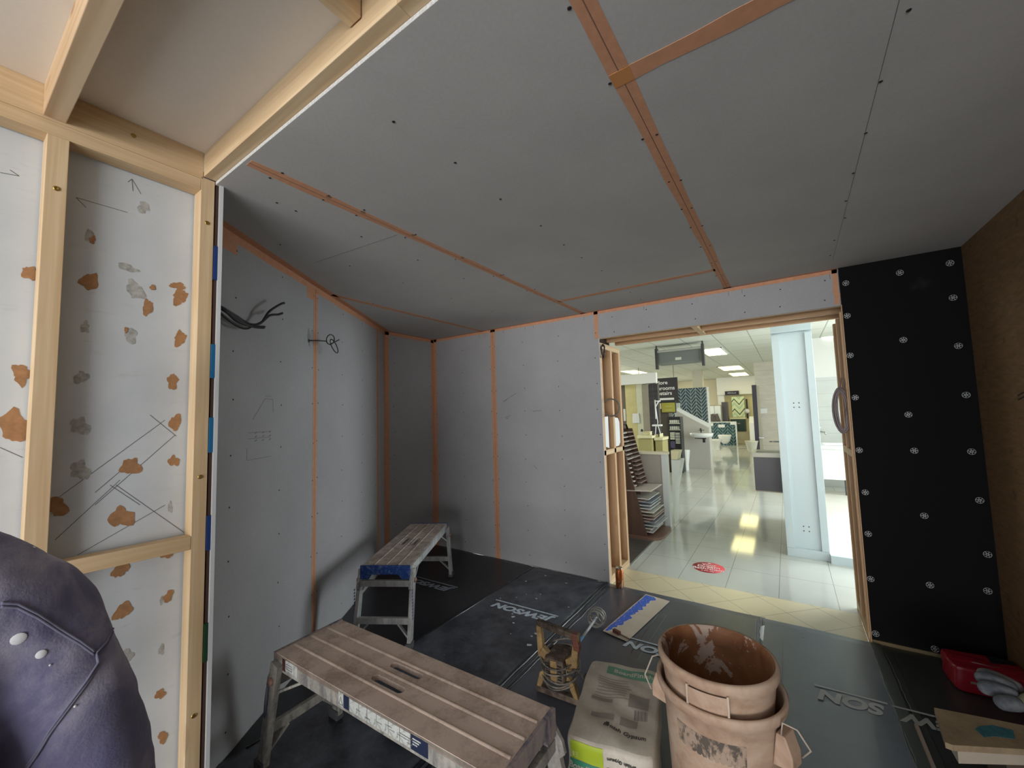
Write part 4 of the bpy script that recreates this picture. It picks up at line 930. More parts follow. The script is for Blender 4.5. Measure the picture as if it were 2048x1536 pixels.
# ================================================================== WORK PLATFORMS
def dusty(name, base, dust, scale=14, lo=.42, hi=.6, rough=.75, axis=None, met=0):
    m, n, p = nt(name)
    f = noise(n, coords(n, axis or (1, 1, 1)), scale, 7, .65, .3); g = noise(n, coords(n), 90, 3, .6)
    ff = mth(n, 'ADD', mth(n, 'MULTIPLY', f, .8), mth(n, 'MULTIPLY', g, .2))
    n.links.new(ramp(n, ff, ((lo, base), (hi, dust))), p.inputs['Base Color']); p.inputs['Roughness'].default_value = rough
    p.inputs['Specular IOR Level'].default_value = .2; p.inputs['Metallic'].default_value = met
    bump(n, p, ff, .25, .002); return m
DECK1 = dusty('deck_dusty_pink', (.40, .30, .245), (.63, .50, .42), 7, .38, .55)
DECK2 = dusty('deck_dusty_grey', (.33, .28, .24), (.54, .47, .41), 16, .40, .58)
ALU = dusty('platform_alloy', (.17, .165, .16), (.37, .35, .31), 22, .40, .58, .55, (1, 1, .3))
ALU2 = dusty('platform_alloy_pale', (.28, .29, .30), (.46, .46, .45), 22, .40, .58, .5, (1, 1, .3))
BLUE1 = dusty('end_cap_dusty_blue', (.045, .06, .12), (.30, .25, .24), 22, .34, .54, .6, (1, 1, .25))
BLUE2 = dusty('end_cap_blue', (.015, .055, .24), (.22, .27, .40), 40, .50, .72, .5)
STK = dusty('sticker_white', (.22, .22, .20), (.52, .54, .52), 34, .38, .50, .6); STN = plain('sticker_navy', (.010, .018, .05), .5); STR = plain('sticker_maroon', (.07, .02, .02), .6)
KNOB = plain('lock_knob', (.30, .17, .13), .6, var=.3, vs=60)
def platform(loc, rz, L, W, Hh, deckm, alum, capm, label, stickers):
    t = thing('work_platform', loc, rz, label, 'work platform', 'folding work platforms')
    hx, hy = L/2, W/2
    d = MB(); ys_ = [-hy, -.062, -.028, .028, .062, hy]; xs_ = [-hx, -.085, .085, hx]
    for i in range(5):
        if i in (1, 3):
            d.box(xs_[0], xs_[1], ys_[i], ys_[i+1], Hh-.02, Hh); d.box(xs_[2], xs_[3], ys_[i], ys_[i+1], Hh-.02, Hh)
            for sx in (-1, 1):    # rounded slot ends
                c0 = (sx*.085, (ys_[i]+ys_[i+1])/2); r_ = (ys_[i+1]-ys_[i])/2
                for sy in (-1, 1):
                    poly = [(c0[0], c0[1]+sy*r_)]+[(c0[0]-sx*r_*(1-sin(a)), c0[1]+sy*r_*cos(a)) for a in [k*pi/12 for k in range(6, -1, -1)]]
                    poly = [(c0[0], c0[1]+sy*r_), (c0[0], c0[1])]+[(c0[0]-sx*r_*(1-cos(a)), c0[1]+sy*r_*sin(a)) for a in [k*pi/12 for k in range(0, 7)]]
                    d.prism(poly if sx*sy < 0 else poly[::-1], Hh-.02, Hh)
        else: d.box(xs_[0], xs_[3], ys_[i], ys_[i+1], Hh-.02, Hh)
    for yy in (-hy*.5, 0, hy*.5):
        d.grid(lambda u, v, yy=yy: (-hx+.01+(L-.02)*u, yy-.008+.016*v, Hh+.0035*sin(pi*v)), 2, 6)
    d.build('deck', deckm, t, .002)
    for sy in (-1, 1):
        m_ = MB().box(-hx, hx, sy*hy-sy*.003 if sy > 0 else -hy, hy if sy > 0 else -hy+.003, Hh-.062, Hh-.001)
        m_.box(-hx, hx, sy*(hy-.018), sy*hy, Hh-.066, Hh-.060)
        m_.build('side_rail', alum, t, .001)
    for sx in (-1, 1):
        X_ = sx*hx
        prof = [(-hy-.003, Hh+.003), (-hy-.003, Hh-.085), (-hy+.055, Hh-.085), (-hy+.075, Hh-.055), (hy-.075, Hh-.055), (hy-.055, Hh-.085), (hy+.003, Hh-.085), (hy+.003, Hh+.003)]
        MB().prism(prof, X_-sx*.004, X_+sx*.012, Matrix(((0, 0, 1, 0), (1, 0, 0, 0), (0, 1, 0, 0), (0, 0, 0, 1)))).build('end_cap', capm, t, .002)
        rel = lambda z: sx*(hx-.035+(.47-z)*.22)
        for sy in (-1, 1):
            y0 = sy*(hy-.002); y1 = sy*(hy+.008)
            lg = MB().bar((rel(Hh-.03), sy*(hy+.012), Hh-.03), (rel(.035), sy*(hy+.016), .03), .024, .055, (1, 0, .1))
            for dx in (-.018, 0, .018): lg.bar((rel(Hh-.05)+dx, sy*(hy+.0245), Hh-.05), (rel(.05)+dx, sy*(hy+.0285), .045), .003, .004, (1, 0, .1))
            lo = fixn(lg.build('leg', alum, t, .002))
            ft = MB().box(rel(0)-.034, rel(0)+.034, sy*(hy+.016)-.02, sy*(hy+.016)+.02, 0, .045).build('foot', CABLE, t, .004)
            ft.parent = lo; ft.location -= lo.location
            MB().lathe([(0, .012), (.014, .010), (.016, 0)], 16, Matrix(((1, 0, 0, rel(Hh-.10)), (0, 0, sy, sy*(hy+.026)), (0, 1, 0, Hh-.10), (0, 0, 0, 1)))).build('lock_button', KNOB, t)
            fixn(MB().prism([(rel(Hh-.08)+sx*.02, Hh-.05), (rel(Hh-.1)+sx*.05, Hh-.10), (rel(Hh-.12)+sx*.055, Hh-.135), (rel(Hh-.16)+sx*.02, Hh-.16)], -.008, .008, Matrix(((1, 0, 0, 0), (0, 0, 1, sy*(hy+.01)), (0, 1, 0, 0), (0, 0, 0, 1)))).build('hinge_plate', alum, t, .002))
        for z in (Hh-.115, .165):
            MB().bar((rel(z)+sx*.012, -hy-.012, z), (rel(z)+sx*.012, hy+.012, z), .022, .040, (0, 0, 1)).build('crossbar', alum, t, .002)
        for sy in (-1, 1):
            MB().bar((rel(.15), sy*(hy-.075), .15), (rel(.06), sy*(hy+.006), .065), .010, .022, (1, 0, 0)).build('brace', alum, t, .001)
            MB().bar((rel(Hh-.13), sy*(hy+.0), Hh-.16), (sx*(hx-.20), sy*(hy-.014), Hh-.062), .010, .022, (0, 1, 0)).build('brace', alum, t, .001)
    yy = -hy-.0008 if stickers == 1 else -hy-.0008
    if stickers == 1:
        def st(x0, x1, z0, z1, m): B(x0, x1, -hy-.0012, -hy-.0001, z0, z1).build('sticker', m, t)
        zt = Hh-.008; zb = Hh-.055
        st(-.53, -.505, zb, zt, STR); st(-.505, -.44, zb+.006, zt, STK); st(-.435, -.415, zb, zt, STK)
        x = -.10
        st(-.135, -.108, zb, zt, STK); st(-.105, -.075, zb, zt-.002, STN)
        for wdt in (.055, .045, .05, .06, .055, .05): st(-.07 if x < -.09 else x, (-.07 if x < -.09 else x)+wdt-.004, zb+.001, zt-.003, STK); x = (-.07 if x < -.09 else x)+wdt
        st(x, x+.075, zb, zt-.002, STN)
        tri = MB().tube([(-.133, -hy-.0016, zb+.006), (-.110, -hy-.0016, zb+.006), (-.1215, -hy-.0016, zb+.032)], .0012, 5, closed=True); tri.build('warning_triangle', PENCIL, t)
        lm = MB(); rr = random.Random(2)
        for k in range(16):
            xa = rr.uniform(-.06, .24); za = rr.choice([zb+.012, zb+.02, zb+.028]); lm.box(xa, xa+.025, -hy-.0016, -hy-.0012, za, za+.002)
        for k in range(3): lm.box(-.5, -.455, -hy-.0016, -hy-.0012, zb+.014+.009*k, zb+.017+.009*k)
        lm.build('sticker_print', PENCIL, t)
        lm = MB()
        for k in range(3): lm.box(x+.008, x+.045-.008*k, -hy-.0018, -hy-.0012, zt-.014-.008*k, zt-.010-.008*k)
        lm.build('sticker_print', STK, t)
        a_ = (-hx+.035-.47*.22+.31*.22, -hy-.0295)
        ov = MB().tube([(-hx-.012-.018*cos(q)*.55-.06*sin(q)*.22*-1, -hy-.031, .31+.075*sin(q)) for q in [2*pi*i/24 for i in range(24)]], .0016, 5, closed=True); ov.build('oval_badge', plain('badge_blue', (.03, .05, .16), .5), t)
    else:
        for sy in (-1, 1):
            B(-hx+.06, -hx+.2, sy*(hy+.0001), sy*(hy+.0012), Hh-.055, Hh-.012).build('sticker', STK, t)
            lm = MB()
            for k in range(10): lm.box(-hx-.045, -hx-.03, sy*(hy+.028), sy*(hy+.0295), .17+.02*k, .18+.02*k)
            lm.build('sticker_print', plain('print_blue_%d' % sy, (.04, .05, .2), .5), t)
    return t
platform((-1.302, 1.075, .006), radians(1.2), 1.17, .315, .492, DECK1, ALU, BLUE1, 'near folding work platform with a dusty pink deck and two hand slots', 1)
platform((-2.545, 2.245, .005), radians(119.8), 1.03, .335, .497, DECK2, ALU2, BLUE2, 'far folding work platform with a bright blue end cap by the left wall', 2)

# ================================================================== PLASTER BAGS
NP = 12.0
def sup(d, a, b, c, wr=0, ph=0):
    x, y, z = d; k = (abs(x)**NP+abs(y)**NP+abs(z)**NP)**(-1/NP)
    x, y, z = x*k, y*k, z*k
    g = 1+.012*sin(x*7+ph+3*y)+.010*sin(y*9+ph*2+z*4)
    w_ = wr*(sin(y*5.5+x*2.2+ph)*.5+.5*sin(x*6-y*3+ph*1.7)+.35*sin(y*14+x*5))*(1 if z > 0 else .1)
    return Vector((x*a*g, y*b*g, c+z*c+w_*(1-abs(x)**4)*(1-abs(y)**4)))
def pillow(a, b, c, wr, ph, n=26):
    mb = MB()
    for ax in range(3):
        for sg in (-1, 1):
            def fn(u, v, ax=ax, sg=sg):
                p, q = 2*u-1, 2*v-1
                if sg < 0: p, q = q, p
                d = [0, 0, 0]; d[ax] = sg; d[(ax+1) % 3] = p; d[(ax+2) % 3] = q
                return sup(d, a, b, c, wr, ph)
            mb.grid(fn, n, n)
    return mb
def decal(t, name, mat, a, b, c, wr, ph, face, u0, u1, v0, v1, nu=8, nv=8, off=.0015):
    def fn(u, v):
        p = u0+(u1-u0)*u; q = v0+(v1-v0)*v
        d = (p, q, 1) if face == 'top' else (p, -1, q) if face == 'front' else (-1, p, q)
        P = sup(d, a, b, c, wr, ph); n_ = Vector((0, 0, 1)) if face == 'top' else Vector((0, -1, 0)) if face == 'front' else Vector((-1, 0, 0))
        return P+n_*off
    return MB().grid(fn, nu, nv).build(name, mat, t)
PAPER = dusty('bag_paper', (.42, .375, .32), (.60, .55, .47), 5, .35, .62, .8); GREEN = plain('bag_green', (.035, .22, .13), .6, var=.15); GREENP = plain('bag_green_pale', (.12, .30, .20), .6, var=.2)
LIME = plain('bag_lime', (.36, .46, .02), .6, var=.1); INK = plain('bag_ink', (.19, .17, .15), .8); INKL = plain('bag_ink_pale', (.27, .24, .205), .8); INKD = plain('bag_ink_dark', (.06, .055, .05), .8)
def bag(loc, rz, a, b, c, wr, ph, label, full):
    t = thing('plaster_bag', loc, rz, label, 'bag')
    fixn(pillow(a, b, c, wr, ph).build('sack', PAPER, t, center=False))
    D = lambda nm, m, f, *r, **k: decal(t, nm, m, a, b, c, wr, ph, f, *r, **k)
    if full:
        D('green_banner', GREENP, 'top', -.45, .92, .60, .84, 12, 4)
        rr = random.Random(4)
        for k in range(8): D('text_line', INKL, 'top', -.62+.05*rr.random(), .15+.2*rr.random(), .46-.065*k, .475-.065*k, 10, 1)
        D('text_block', INKL, 'top', .28, .78, -.12, .18, 8, 6); D('text_block', INKL, 'top', -.66, -.12, -.10, -.02, 8, 2); D('grey_block', INKL, 'top', -.55, .0, -.47, -.36, 8, 3)
        for k in range(12): D('barcode_bar', INK, 'top', .45+.028*k, .45+.028*k+(.012 if k % 3 else .02), -.34, -.16, 1, 4)
        D('text_block', INKL, 'top', .15, .55, -.52, -.36, 6, 4)
        def tx(body, sz, m, face, p, q, rz_, rx=0):
            o = text_mesh(body, sz, m, 'lettering', bold=.0006, depth=.0003)
            for v in o.data.vertices:
                x, y = v.co.x*cos(rz_)-v.co.y*sin(rz_), v.co.x*sin(rz_)+v.co.y*cos(rz_); dz = v.co.z
                if face == 'top': P = sup((p+x/a, q+y/b, 1), a, b, c, wr, ph)+Vector((0, 0, .0022+dz))
                else:
                    P = sup((p+x/a, -1, q+y/c), a, b, c, wr, ph)+Vector((0, -.0026-dz, 0))
                v.co = P
            o.parent = t
        tx('BoardFinish', .036, PAPER, 'top', .28, .72, 0); tx('British Gypsum', .026, INKD, 'top', .30, -.66, radians(-8))
        D('gypsum_mark', INKD, 'top', -.16, -.08, -.62, -.54, 2, 2)
        D('lime_label', LIME, 'front', -.90, -.12, .02, .88, 8, 8); D('green_label', GREEN, 'front', -.95, -.10, -.95, .0, 8, 6); D('green_label', GREEN, 'front', .30, .95, -.90, -.30, 6, 6)
        tx('British Gypsum', .016, INKD, 'front', .28, .48, pi); tx('BoardFinish', .030, PAPER, 'front', -.50, -.28, 0)
        D('grey_block', INK, 'front', -.05, .20, -.35, .08, 3, 3); D('lime_dot', plain('lime_pale', (.50, .55, .2), .6), 'front', -.86, -.70, .12, .36, 3, 3)
    else:
        D('green_label', GREEN, 'side', -.1, .85, -.6, .75, 10, 6); D('green_label', GREEN, 'front', -.9, .9, -.6, .7, 10, 6)
    return t
bag((-.675, 1.70, .006), radians(13), .165, .26, .07, .0, 1.3, 'lower bag of plaster with a green side, under the top bag', False)
bag((-.655, 1.675, .150), radians(12), .158, .255, .076, .006, .4, 'top plaster bag with green and lime labels beside the buckets', True)

# ================================================================== BUCKETS
BX, BY = -.262, 1.605
def bucketm(name, inner=False):
    m, n, p = nt(name)
    f = noise(n, coords(n), 5, 7, .65, .5)
    c = ramp(n, f, ((.30, (.27, .15, .095)), (.5, (.46, .32, .23)), (.68, (.56, .44, .35))))
    if inner:
        g = noise(n, coords(n, (1, 1, .8)), 8.5, 6, .65, .8); z = sepxyz(n, coords(n))[2]
        c = ramp(n, f, ((.3, (.14, .045, .015)), (.6, (.30, .13, .055))))
        c = mixc(n, ramp(n, g, ((.555, (0, 0, 0)), (.575, (1, 1, 1)))), c, (.47, .36, .30))
    n.links.new(c, p.inputs['Base Color']); p.inputs['Roughness'].default_value = .65
    bump(n, p, f, .3, .003); return m
BK = bucketm('bucket_dusty'); BKI = bucketm('bucket_inside', True)
BKP = dusty('bucket_worn_print', (.11, .09, .075), (.38, .28, .21), 38, .46, .54, .7, (1, 1, .5))
t = thing('bucket', (BX+.005, BY, .004), 0, 'lower plaster-crusted bucket with worn print, holding the other bucket', 'bucket', 'nested plasterer buckets')
MB().lathe([(0, 0), (.155, 0), (.160, .01), (.178, .44), (.184, .50), (.197, .515), (.203, .53), (.203, .545), (.198, .552), (.190, .548), (.187, .53), (.176, .45), (.158, .02), (0, .015)], 64).build('body', BK, t, center=False)
def arc(r0, r1, z0, z1, a0, a1, off, name, mat, par, n=24):
    return MB().grid(lambda u, v: ((r0+(r1-r0)*v+off)*cos(a0+(a1-a0)*u), (r0+(r1-r0)*v+off)*sin(a0+(a1-a0)*u), z0+(z1-z0)*v), n, 4).build(name, mat, par)
arc(.174, .1795, .39, .465, radians(232), radians(300), .0015, 'worn_print', BKP, t)
for sg, a_ in ((1, radians(-22)), (-1, radians(172))):
    ca, sa = cos(a_), sin(a_)
    M_ = Matrix(((ca, -sa, 0, 0), (sa, ca, 0, 0), (0, 0, 1, 0), (0, 0, 0, 1)))
    ear = fixn(MB().prism([(.19, .50), (.215, .50), (.232, .45), (.232, .41), (.175, .40)], -.03, .03, M_ @ Matrix(((1, 0, 0, 0), (0, 0, 1, 0), (0, 1, 0, 0), (0, 0, 0, 1)))).build('ear', BK, t, .004))
    w_ = MB().tube([M_ @ Vector(q) for q in ((.205, -.028, .50), (.212, -.03, .54), (.242, -.01, .53), (.262, .02, .47), (.235, .028, .43))], .003, 6).build('wire_handle', plain('wire_%d' % sg, (.42, .36, .30), .5), t)
t = thing('bucket', (BX, BY, .09), 0, 'upper bucket with a brown stained inside, standing in the other bucket', 'bucket', 'nested plasterer buckets')
MB().lathe([(0, 0), (.135, 0), (.14, .01), (.168, .42), (.176, .50), (.183, .512), (.190, .530), (.190, .545), (.186, .553), (.178, .553)], 72).build('body', BK, t, center=False)
MB().lathe([(.178, .553), (.171, .545), (.168, .53), (.160, .42), (.146, .22), (0, .215)], 72).build('inside', BKI, t, center=False)
MB().lathe([(.1465, .0), (0, .004)], 40, Matrix.Translation((0, 0, .325)) @ Matrix.Scale(1.055, 4)).build('dried_mix', plain('mix_dark', (.035, .012, .005), .35, var=.4, vs=14), t, center=False)
a0, a1 = radians(252), radians(287)
grip = MB()
for a in (a0, a1): grip.box(.165, .196, -.003, .003, .447, .525, 0, Matrix.Rotation(a, 4, 'Z'))
grip.grid(lambda u, v: ((.172+.026*v)*cos(a0+(a1-a0)*u), (.172+.026*v)*sin(a0+(a1-a0)*u), .450+.004*v), 12, 2)
grip.grid(lambda u, v: (.1985*cos(a0+(a1-a0)*u), .1985*sin(a0+(a1-a0)*u), .440+.014*v), 12, 1)
grip.build('grip', plain('grip_pale', (.52, .42, .33), .7, var=.15), t)
arc(.181, .188, .455, .52, a0, a1, .0065, 'grip_plate', BK, t)

# ================================================================== MIXER
t = thing('plaster_mixer', (-1.08, 1.95, .006), radians(3), 'dirty plaster mixer with two box handles and its cable wound round the motor', 'power mixer')
YEL = dusty('mixer_yellow', (.16, .10, .05), (.40, .27, .12), 11, .38, .62, .5); DRT = dusty('mixer_dirt', (.05, .035, .028), (.21, .16, .12), 13, .42, .64, .6)
def frame_tube(pts, mat, nm, w=.026):
    mb = MB()
    for i in range(len(pts)-1): mb.bar(pts[i], pts[i+1], w, w*1.15, (0, 1, 0))
    for p_ in pts: mb.box(p_[0]-w*.5, p_[0]+w*.5, p_[1]-w*.55, p_[1]+w*.55, p_[2]-w*.5, p_[2]+w*.5)
    return mb.build(nm, mat, t, .006)
def dframe(outer, inner, nm, y0, y1):
    mb = MB()
    for i in range(len(outer)-1):
        q = [outer[i], outer[i+1], inner[i+1], inner[i]]
        mb.prism(q, y0, y1, Matrix(((1, 0, 0, 0), (0, 0, 1, 0), (0, 1, 0, 0), (0, 0, 0, 1))))
    return fixn(mb.build(nm, YEL, t, .003))
dframe([(-.118, .365), (-.112, .19), (-.055, .152), (.062, .148), (.112, .185), (.128, .335)], [(-.090, .352), (-.082, .238), (-.045, .212), (.045, .206), (.082, .235), (.096, .325)], 'upper_handle', -.020, .012)
frame_tube([(-.105, -.004, .352), (.112, -.004, .335)], DRT, 'grip', .030)
frame_tube([(.105, -.006, .335), (.113, -.006, .285)], plain('grip_red', (.16, .055, .03), .5), 'trigger_housing', .034)
dframe([(-.132, .004), (-.105, .105), (-.055, .135), (.055, .130), (.092, .095), (.120, .004)], [(-.100, .030), (-.078, .080), (-.045, .098), (.045, .095), (.066, .072), (.088, .030)], 'lower_handle', -.020, .012)
frame_tube([(-.115, -.004, .018), (.105, -.004, .018)], DRT, 'grip', .032)
MY2 = Matrix(((1, 0, 0, -.005), (0, 0, 1, 0), (0, 1, 0, .155), (0, 0, 0, 1)))
MB().box(-.062, .052, -.052, .10, .095, .215).build('motor_housing', DRT, t, .016)
MB().lathe([(0, .09), (.055, .09), (.050, .14), (.030, .17), (.018, .19), (0, .19)], 28, MY2).build('gearbox', DRT, t)
vm = MB()
for sx in (-1, 1):
    for k in range(6): vm.box(sx*.034-.011-.005, sx*.034+.011-.005, -.0545, -.0515, .118+.013*k, .125+.013*k)
vm.build('vents', BLACK, t)
MB().box(-.022, .012, -.0535, -.05, .105, .205).build('badge_plate', YEL, t)
CBL = dusty('mixer_cable', (.07, .065, .058), (.25, .22, .18), 18, .4, .6, .5)
pts = []
for i in range(7*26):
    q = 2*pi*i/26; tt = i/(7*26); R_ = .083+.012*sin(tt*19)
    pts.append((-.005+R_*cos(q)*1.12, .03+(R_+.01)*sin(q)*.9, .215-.135*tt+.030*sin(q+.4)*(1-tt*.3)+.006*sin(q*2+tt*9)))
MB().tube(pts, .0048, 7).build('cable', CBL, t)
MB().tube([(.06, -.04, .19), (.075, -.065, .17), (.10, -.03, .18), (.11, .03, .14), (.12, .06, .08)], .0048, 7).build('cable', CBL, t)
MB().box(.115, .15, .05, .09, .05, .11).bar((.13, .07, .05), (.165, .06, .03), .02, .012).build('plug', BLACK, t, .004)
L0 = Vector((.01, .18, .150)); L1 = Vector((-.062, .75, .062))
MB().tube([L0, L0+(L1-L0)*.35], .0085, 10).build('shaft', plain('shaft_blue', (.06, .26, .50), .4), t); MB().tube([L0+(L1-L0)*.35, L1], .008, 10).build('shaft', plain('shaft_pale', (.55, .58, .60), .4), t)
ax = (L1-L0).normalized(); e1 = ax.cross(Vector((0, 0, 1))).normalized(); e2 = e1.cross(ax)
pm = MB()
for dd, R_ in ((-.035, .050), (-.005, .056), (.035, .056)):
    pm.tube([L1+ax*dd+(e1*cos(q)+e2*sin(q))*R_ for q in [2*pi*i/28 for i in range(28)]], .0052, 7, closed=True)
for k in range(3):
    pm.tube([L1+ax*(-.035+.07*i/8)+(e1*cos(2*pi*k/3+i*.14)+e2*sin(2*pi*k/3+i*.14))*.054 for i in range(9)], .0042, 6)
    pm.tube([L1+ax*.033, L1+ax*(.033)+(e1*cos(2*pi*k/3+1.1)+e2*sin(2*pi*k/3+1.1))*.055], .004, 6)
    pm.tube([L1+ax*(-.03)+(e1*cos(2*pi*k/3+q)+e2*sin(2*pi*k/3+q))*(.008+.045*q/1.8) for q in [1.8*i/8 for i in range(9)]], .004, 6)
pm.tube([L1, L1+ax*.04], .008, 8)
pm.build('paddle', plain('paddle_steel', (.40, .38, .34), .4, .4), t)

# ================================================================== CARD STRIP AND SCRAPER
P = [onz(x, y, .01) for x, y in ((1292, 1189), (1339, 1203), (1254, 1283), (1206, 1262))]
t = thing('cardboard_strip', (P[0].x+.0, 3.0, .006), 0, 'long cream cardboard strip smeared with blue paint on the floor membrane', 'cardboard')
PT = [(p.x, p.y) for p in P]
mb = MB().prism(PT[::-1], .0095, .0130); mb.build('strip', plain('card_cream', (.62, .54, .44), .85, var=.06), t, world=True)
def bl(u, v):  # u across 0..1 from left long edge, v along 0..1 from near end
    a = Vector(PT[3]).lerp(Vector(PT[0]), v); b = Vector(PT[2]).lerp(Vector(PT[1]), v); return tuple(a.lerp(b, u))
def paint():
    m, n, p = nt('blue_paint'); f = noise(n, coords(n, (1, .5, 1)), 70, 4, .7)
    n.links.new(ramp(n, f, ((.56, (.035, .13, .66)), (.66, (.50, .52, .66)))), p.inputs['Base Color']); p.inputs['Roughness'].default_value = .5; return m
rr = random.Random(6); Lp = [bl(.03+.03*rr.random(), .02+.96*i/30) for i in range(31)]; Rp = [bl(max(.08, .12+.36*(i/30)**.5+.10*rr.uniform(-1, 1)*(i > 2)), .02+.96*i/30) for i in range(31)]
MB().prism(Lp+Rp[::-1], .0131, .0138).build('paint_smear', paint(), t, world=True)
t = thing('scraper', (onz(1240, 1268, .02).x, onz(1240, 1268, .02).y, .008), radians(-20), 'small rusty scraper with a brown handle lying by the mixer paddle', 'scraper')
MB().box(-.055, .0, -.012, .012, .004, .026).build('handle', plain('rust_brown', (.12, .045, .025), .6), t, .004); MB().box(0, .075, -.006, .006, .009, .013).build('blade', plain('rust_blade', (.16, .10, .07), .5, .3), t)

# ================================================================== RIGHT CORNER PILE
RED = plain('bag_red', (.26, .008, .02), .35, var=.1)
t = thing('adhesive_bag', (.765, 3.17, .006), radians(4), 'crumpled red plastic bag with white print lying below the black washer panel', 'bag')
fixn(pillow(.145, .10, .062, .006, 2.2, 18).build('sack', RED, t, center=False))
D = lambda nm, m, f, *r: decal(t, nm, m, .145, .10, .062, .006, 2.2, f, *r)
RW = plain('bag_print_pale', (.42, .36, .36), .5)
D('print_stripe', RW, 'front', -.45, .55, .30, .38, 8, 1); D('print_box', RW, 'front', -.05, .42, .12, .2, 4, 1); D('print_box', RW, 'front', -.05, .02, -.45, .2, 1, 4); D('print_box', RW, 'front', -.05, .42, -.5, -.42, 4, 1)
D('print_bar', INK, 'front', -.62, -.2, -.12, .06, 4, 2); D('print_bar', INK, 'front', -.35, .3, -.75, -.62, 4, 1); D('print_top', RW, 'top', -.4, .3, -.3, -.25, 6, 1); D('print_top', BLACK, 'top', .2, .9, .3, .8, 6, 3)
OFF = dusty('offcut_wood', (.20, .145, .085), (.36, .275, .175), 7, .35, .65, .7); OFFD = plain('offcut_core', (.07, .045, .03), .8)
def poly_from(px, z): return [(onz(x, y, z).x, onz(x, y, z).y) for x, y in px]
t = thing('timber_offcut', (.62, 2.60, .0), 0, 'wide plywood offcut with a teal paint patch on the corner pile', 'offcut')
A_ = poly_from(((1868, 1415), (1890, 1484), (1905, 1490), (2075, 1500), (2075, 1456)), .30)
fixn(MB().prism(A_, .280, .300).build('board', OFF, t, world=True)); MB().prism(poly_from(((1958, 1452), (1950, 1458), (1968, 1474), (1990, 1472), (2030, 1478), (2026, 1460), (1985, 1450)), .301), .3002, .3010).build('paint_patch', plain('teal_paint', (.025, .12, .15), .7, var=.3, vs=40), t, world=True)
t = thing('timber_offcut', (.62, 2.45, .0), 0, 'pale-edged board lying directly beneath the teal-marked offcut', 'offcut')
fixn(MB().prism(poly_from(((1902, 1488), (1916, 1512), (2075, 1516), (2075, 1480), (1940, 1470)), .265), .2405, .2795).build('board', plain('offcut_pale', (.44, .38, .30), .8, var=.1), t, world=True)) 
tag(B(.56, .88, 2.22, 2.42, .0, .2400).build('timber_box', OFFD, bevel=.002), 'dark timber box supporting the offcuts in the right corner', 'box')
q0, q1 = onz(1832, 1448, .02), onz(1872, 1545, .02)
tag(MB().bar((q0.x, q0.y, .014), (q1.x, q1.y, .014), .012, .018).build('thin_batten', plain('batten_pale', (.30, .23, .19), .8)), 'thin pale batten along the torn edge of the floor membrane', 'batten')
q = poly_from(((1985, 1519), (2075, 1524), (2075, 1570), (2030, 1560)), .05)
tag(fixn(MB().prism(q, .0, .05).build('timber_offcut', plain('offcut_orange', (.42, .24, .12), .7, var=.1))), 'orange-brown timber end at the bottom right corner', 'offcut')
tag(MB().bar((.86, 2.90, .0), (.895, 3.02, .42), .10, .018, (1, 0, 0)).build('timber_offcut', OFF, bevel=.002), 'narrow board leaning against the brown right wall behind the glove', 'offcut')
# glove
def glove_mat(name, a, b): return dusty(name, a, b, 12, .40, .60, .9)
GC = glove_mat('glove_cream', (.22, .20, .13), (.40, .37, .27)); GG = glove_mat('glove_grey', (.085, .095, .11), (.20, .20, .21))
t = thing('work_glove', (.700, 2.42, .300), 0, 'dusty cream work glove with grey dipped fingertips lying on the corner pile', 'glove')
def skin_obj(name, mat, verts, edges, rads, parent, root=0, lev=2, disp=None):
    me = bpy.data.meshes.new(name); me.from_pydata([tuple(v) for v in verts], edges, []); me.materials.append(mat)
    o = bpy.data.objects.new(name, me); COL.objects.link(o); o.parent = parent
    sk = o.modifiers.new('skin', 'SKIN'); sk.use_smooth_shade = True
    if not me.skin_vertices: me.skin_vertices.new()
    for i, r in enumerate(rads):
        sv = me.skin_vertices[0].data[i]; sv.radius = r if isinstance(r, tuple) else (r, r); sv.use_root = (i == root)
    sb = o.modifiers.new('sub', 'SUBSURF'); sb.levels = lev; sb.render_levels = lev
    bpy.context.view_layer.update()
    me2 = bpy.data.meshes.new_from_object(o.evaluated_get(bpy.context.evaluated_depsgraph_get()))
    o.modifiers.clear(); o.data = me2; me2.name = name
    if not me2.materials: me2.materials.append(mat)
    me2.polygons.foreach_set('use_smooth', [True]*len(me2.polygons))
    return o
def chain(pts, rads, name, mat, par, lev=2): return skin_obj(name, mat, pts, [(i, i+1) for i in range(len(pts)-1)], rads, par, 0, lev)
chain([(.085, -.10, .03), (.055, -.05, .032), (.01, .0, .035), (-.02, .025, .035)], [(.045, .022), (.045, .022), (.048, .022), (.040, .018)], 'palm', GC, t)
for k, (a, b, c_) in enumerate((((-.00, .055, .035), (-.05, .095, .040), (-.085, .105, .036)), ((-.015, .035, .040), (-.06, .060, .047), (-.100, .066, .040)), ((-.02, .015, .035), (-.065, .025, .038), (-.105, .022, .030)), ((-.02, -.012, .030), (-.05, -.018, .028), (-.085, -.030, .022)))):
    chain([a, b, c_], [.021, .023, .021], 'finger', GG, t)
chain([(.03, -.06, .03), (-.01, -.075, .03), (-.03, -.085, .026)], [.018, .017, .014], 'thumb', GC, t)

t.scale = (1.35, 1.35, 1.25)
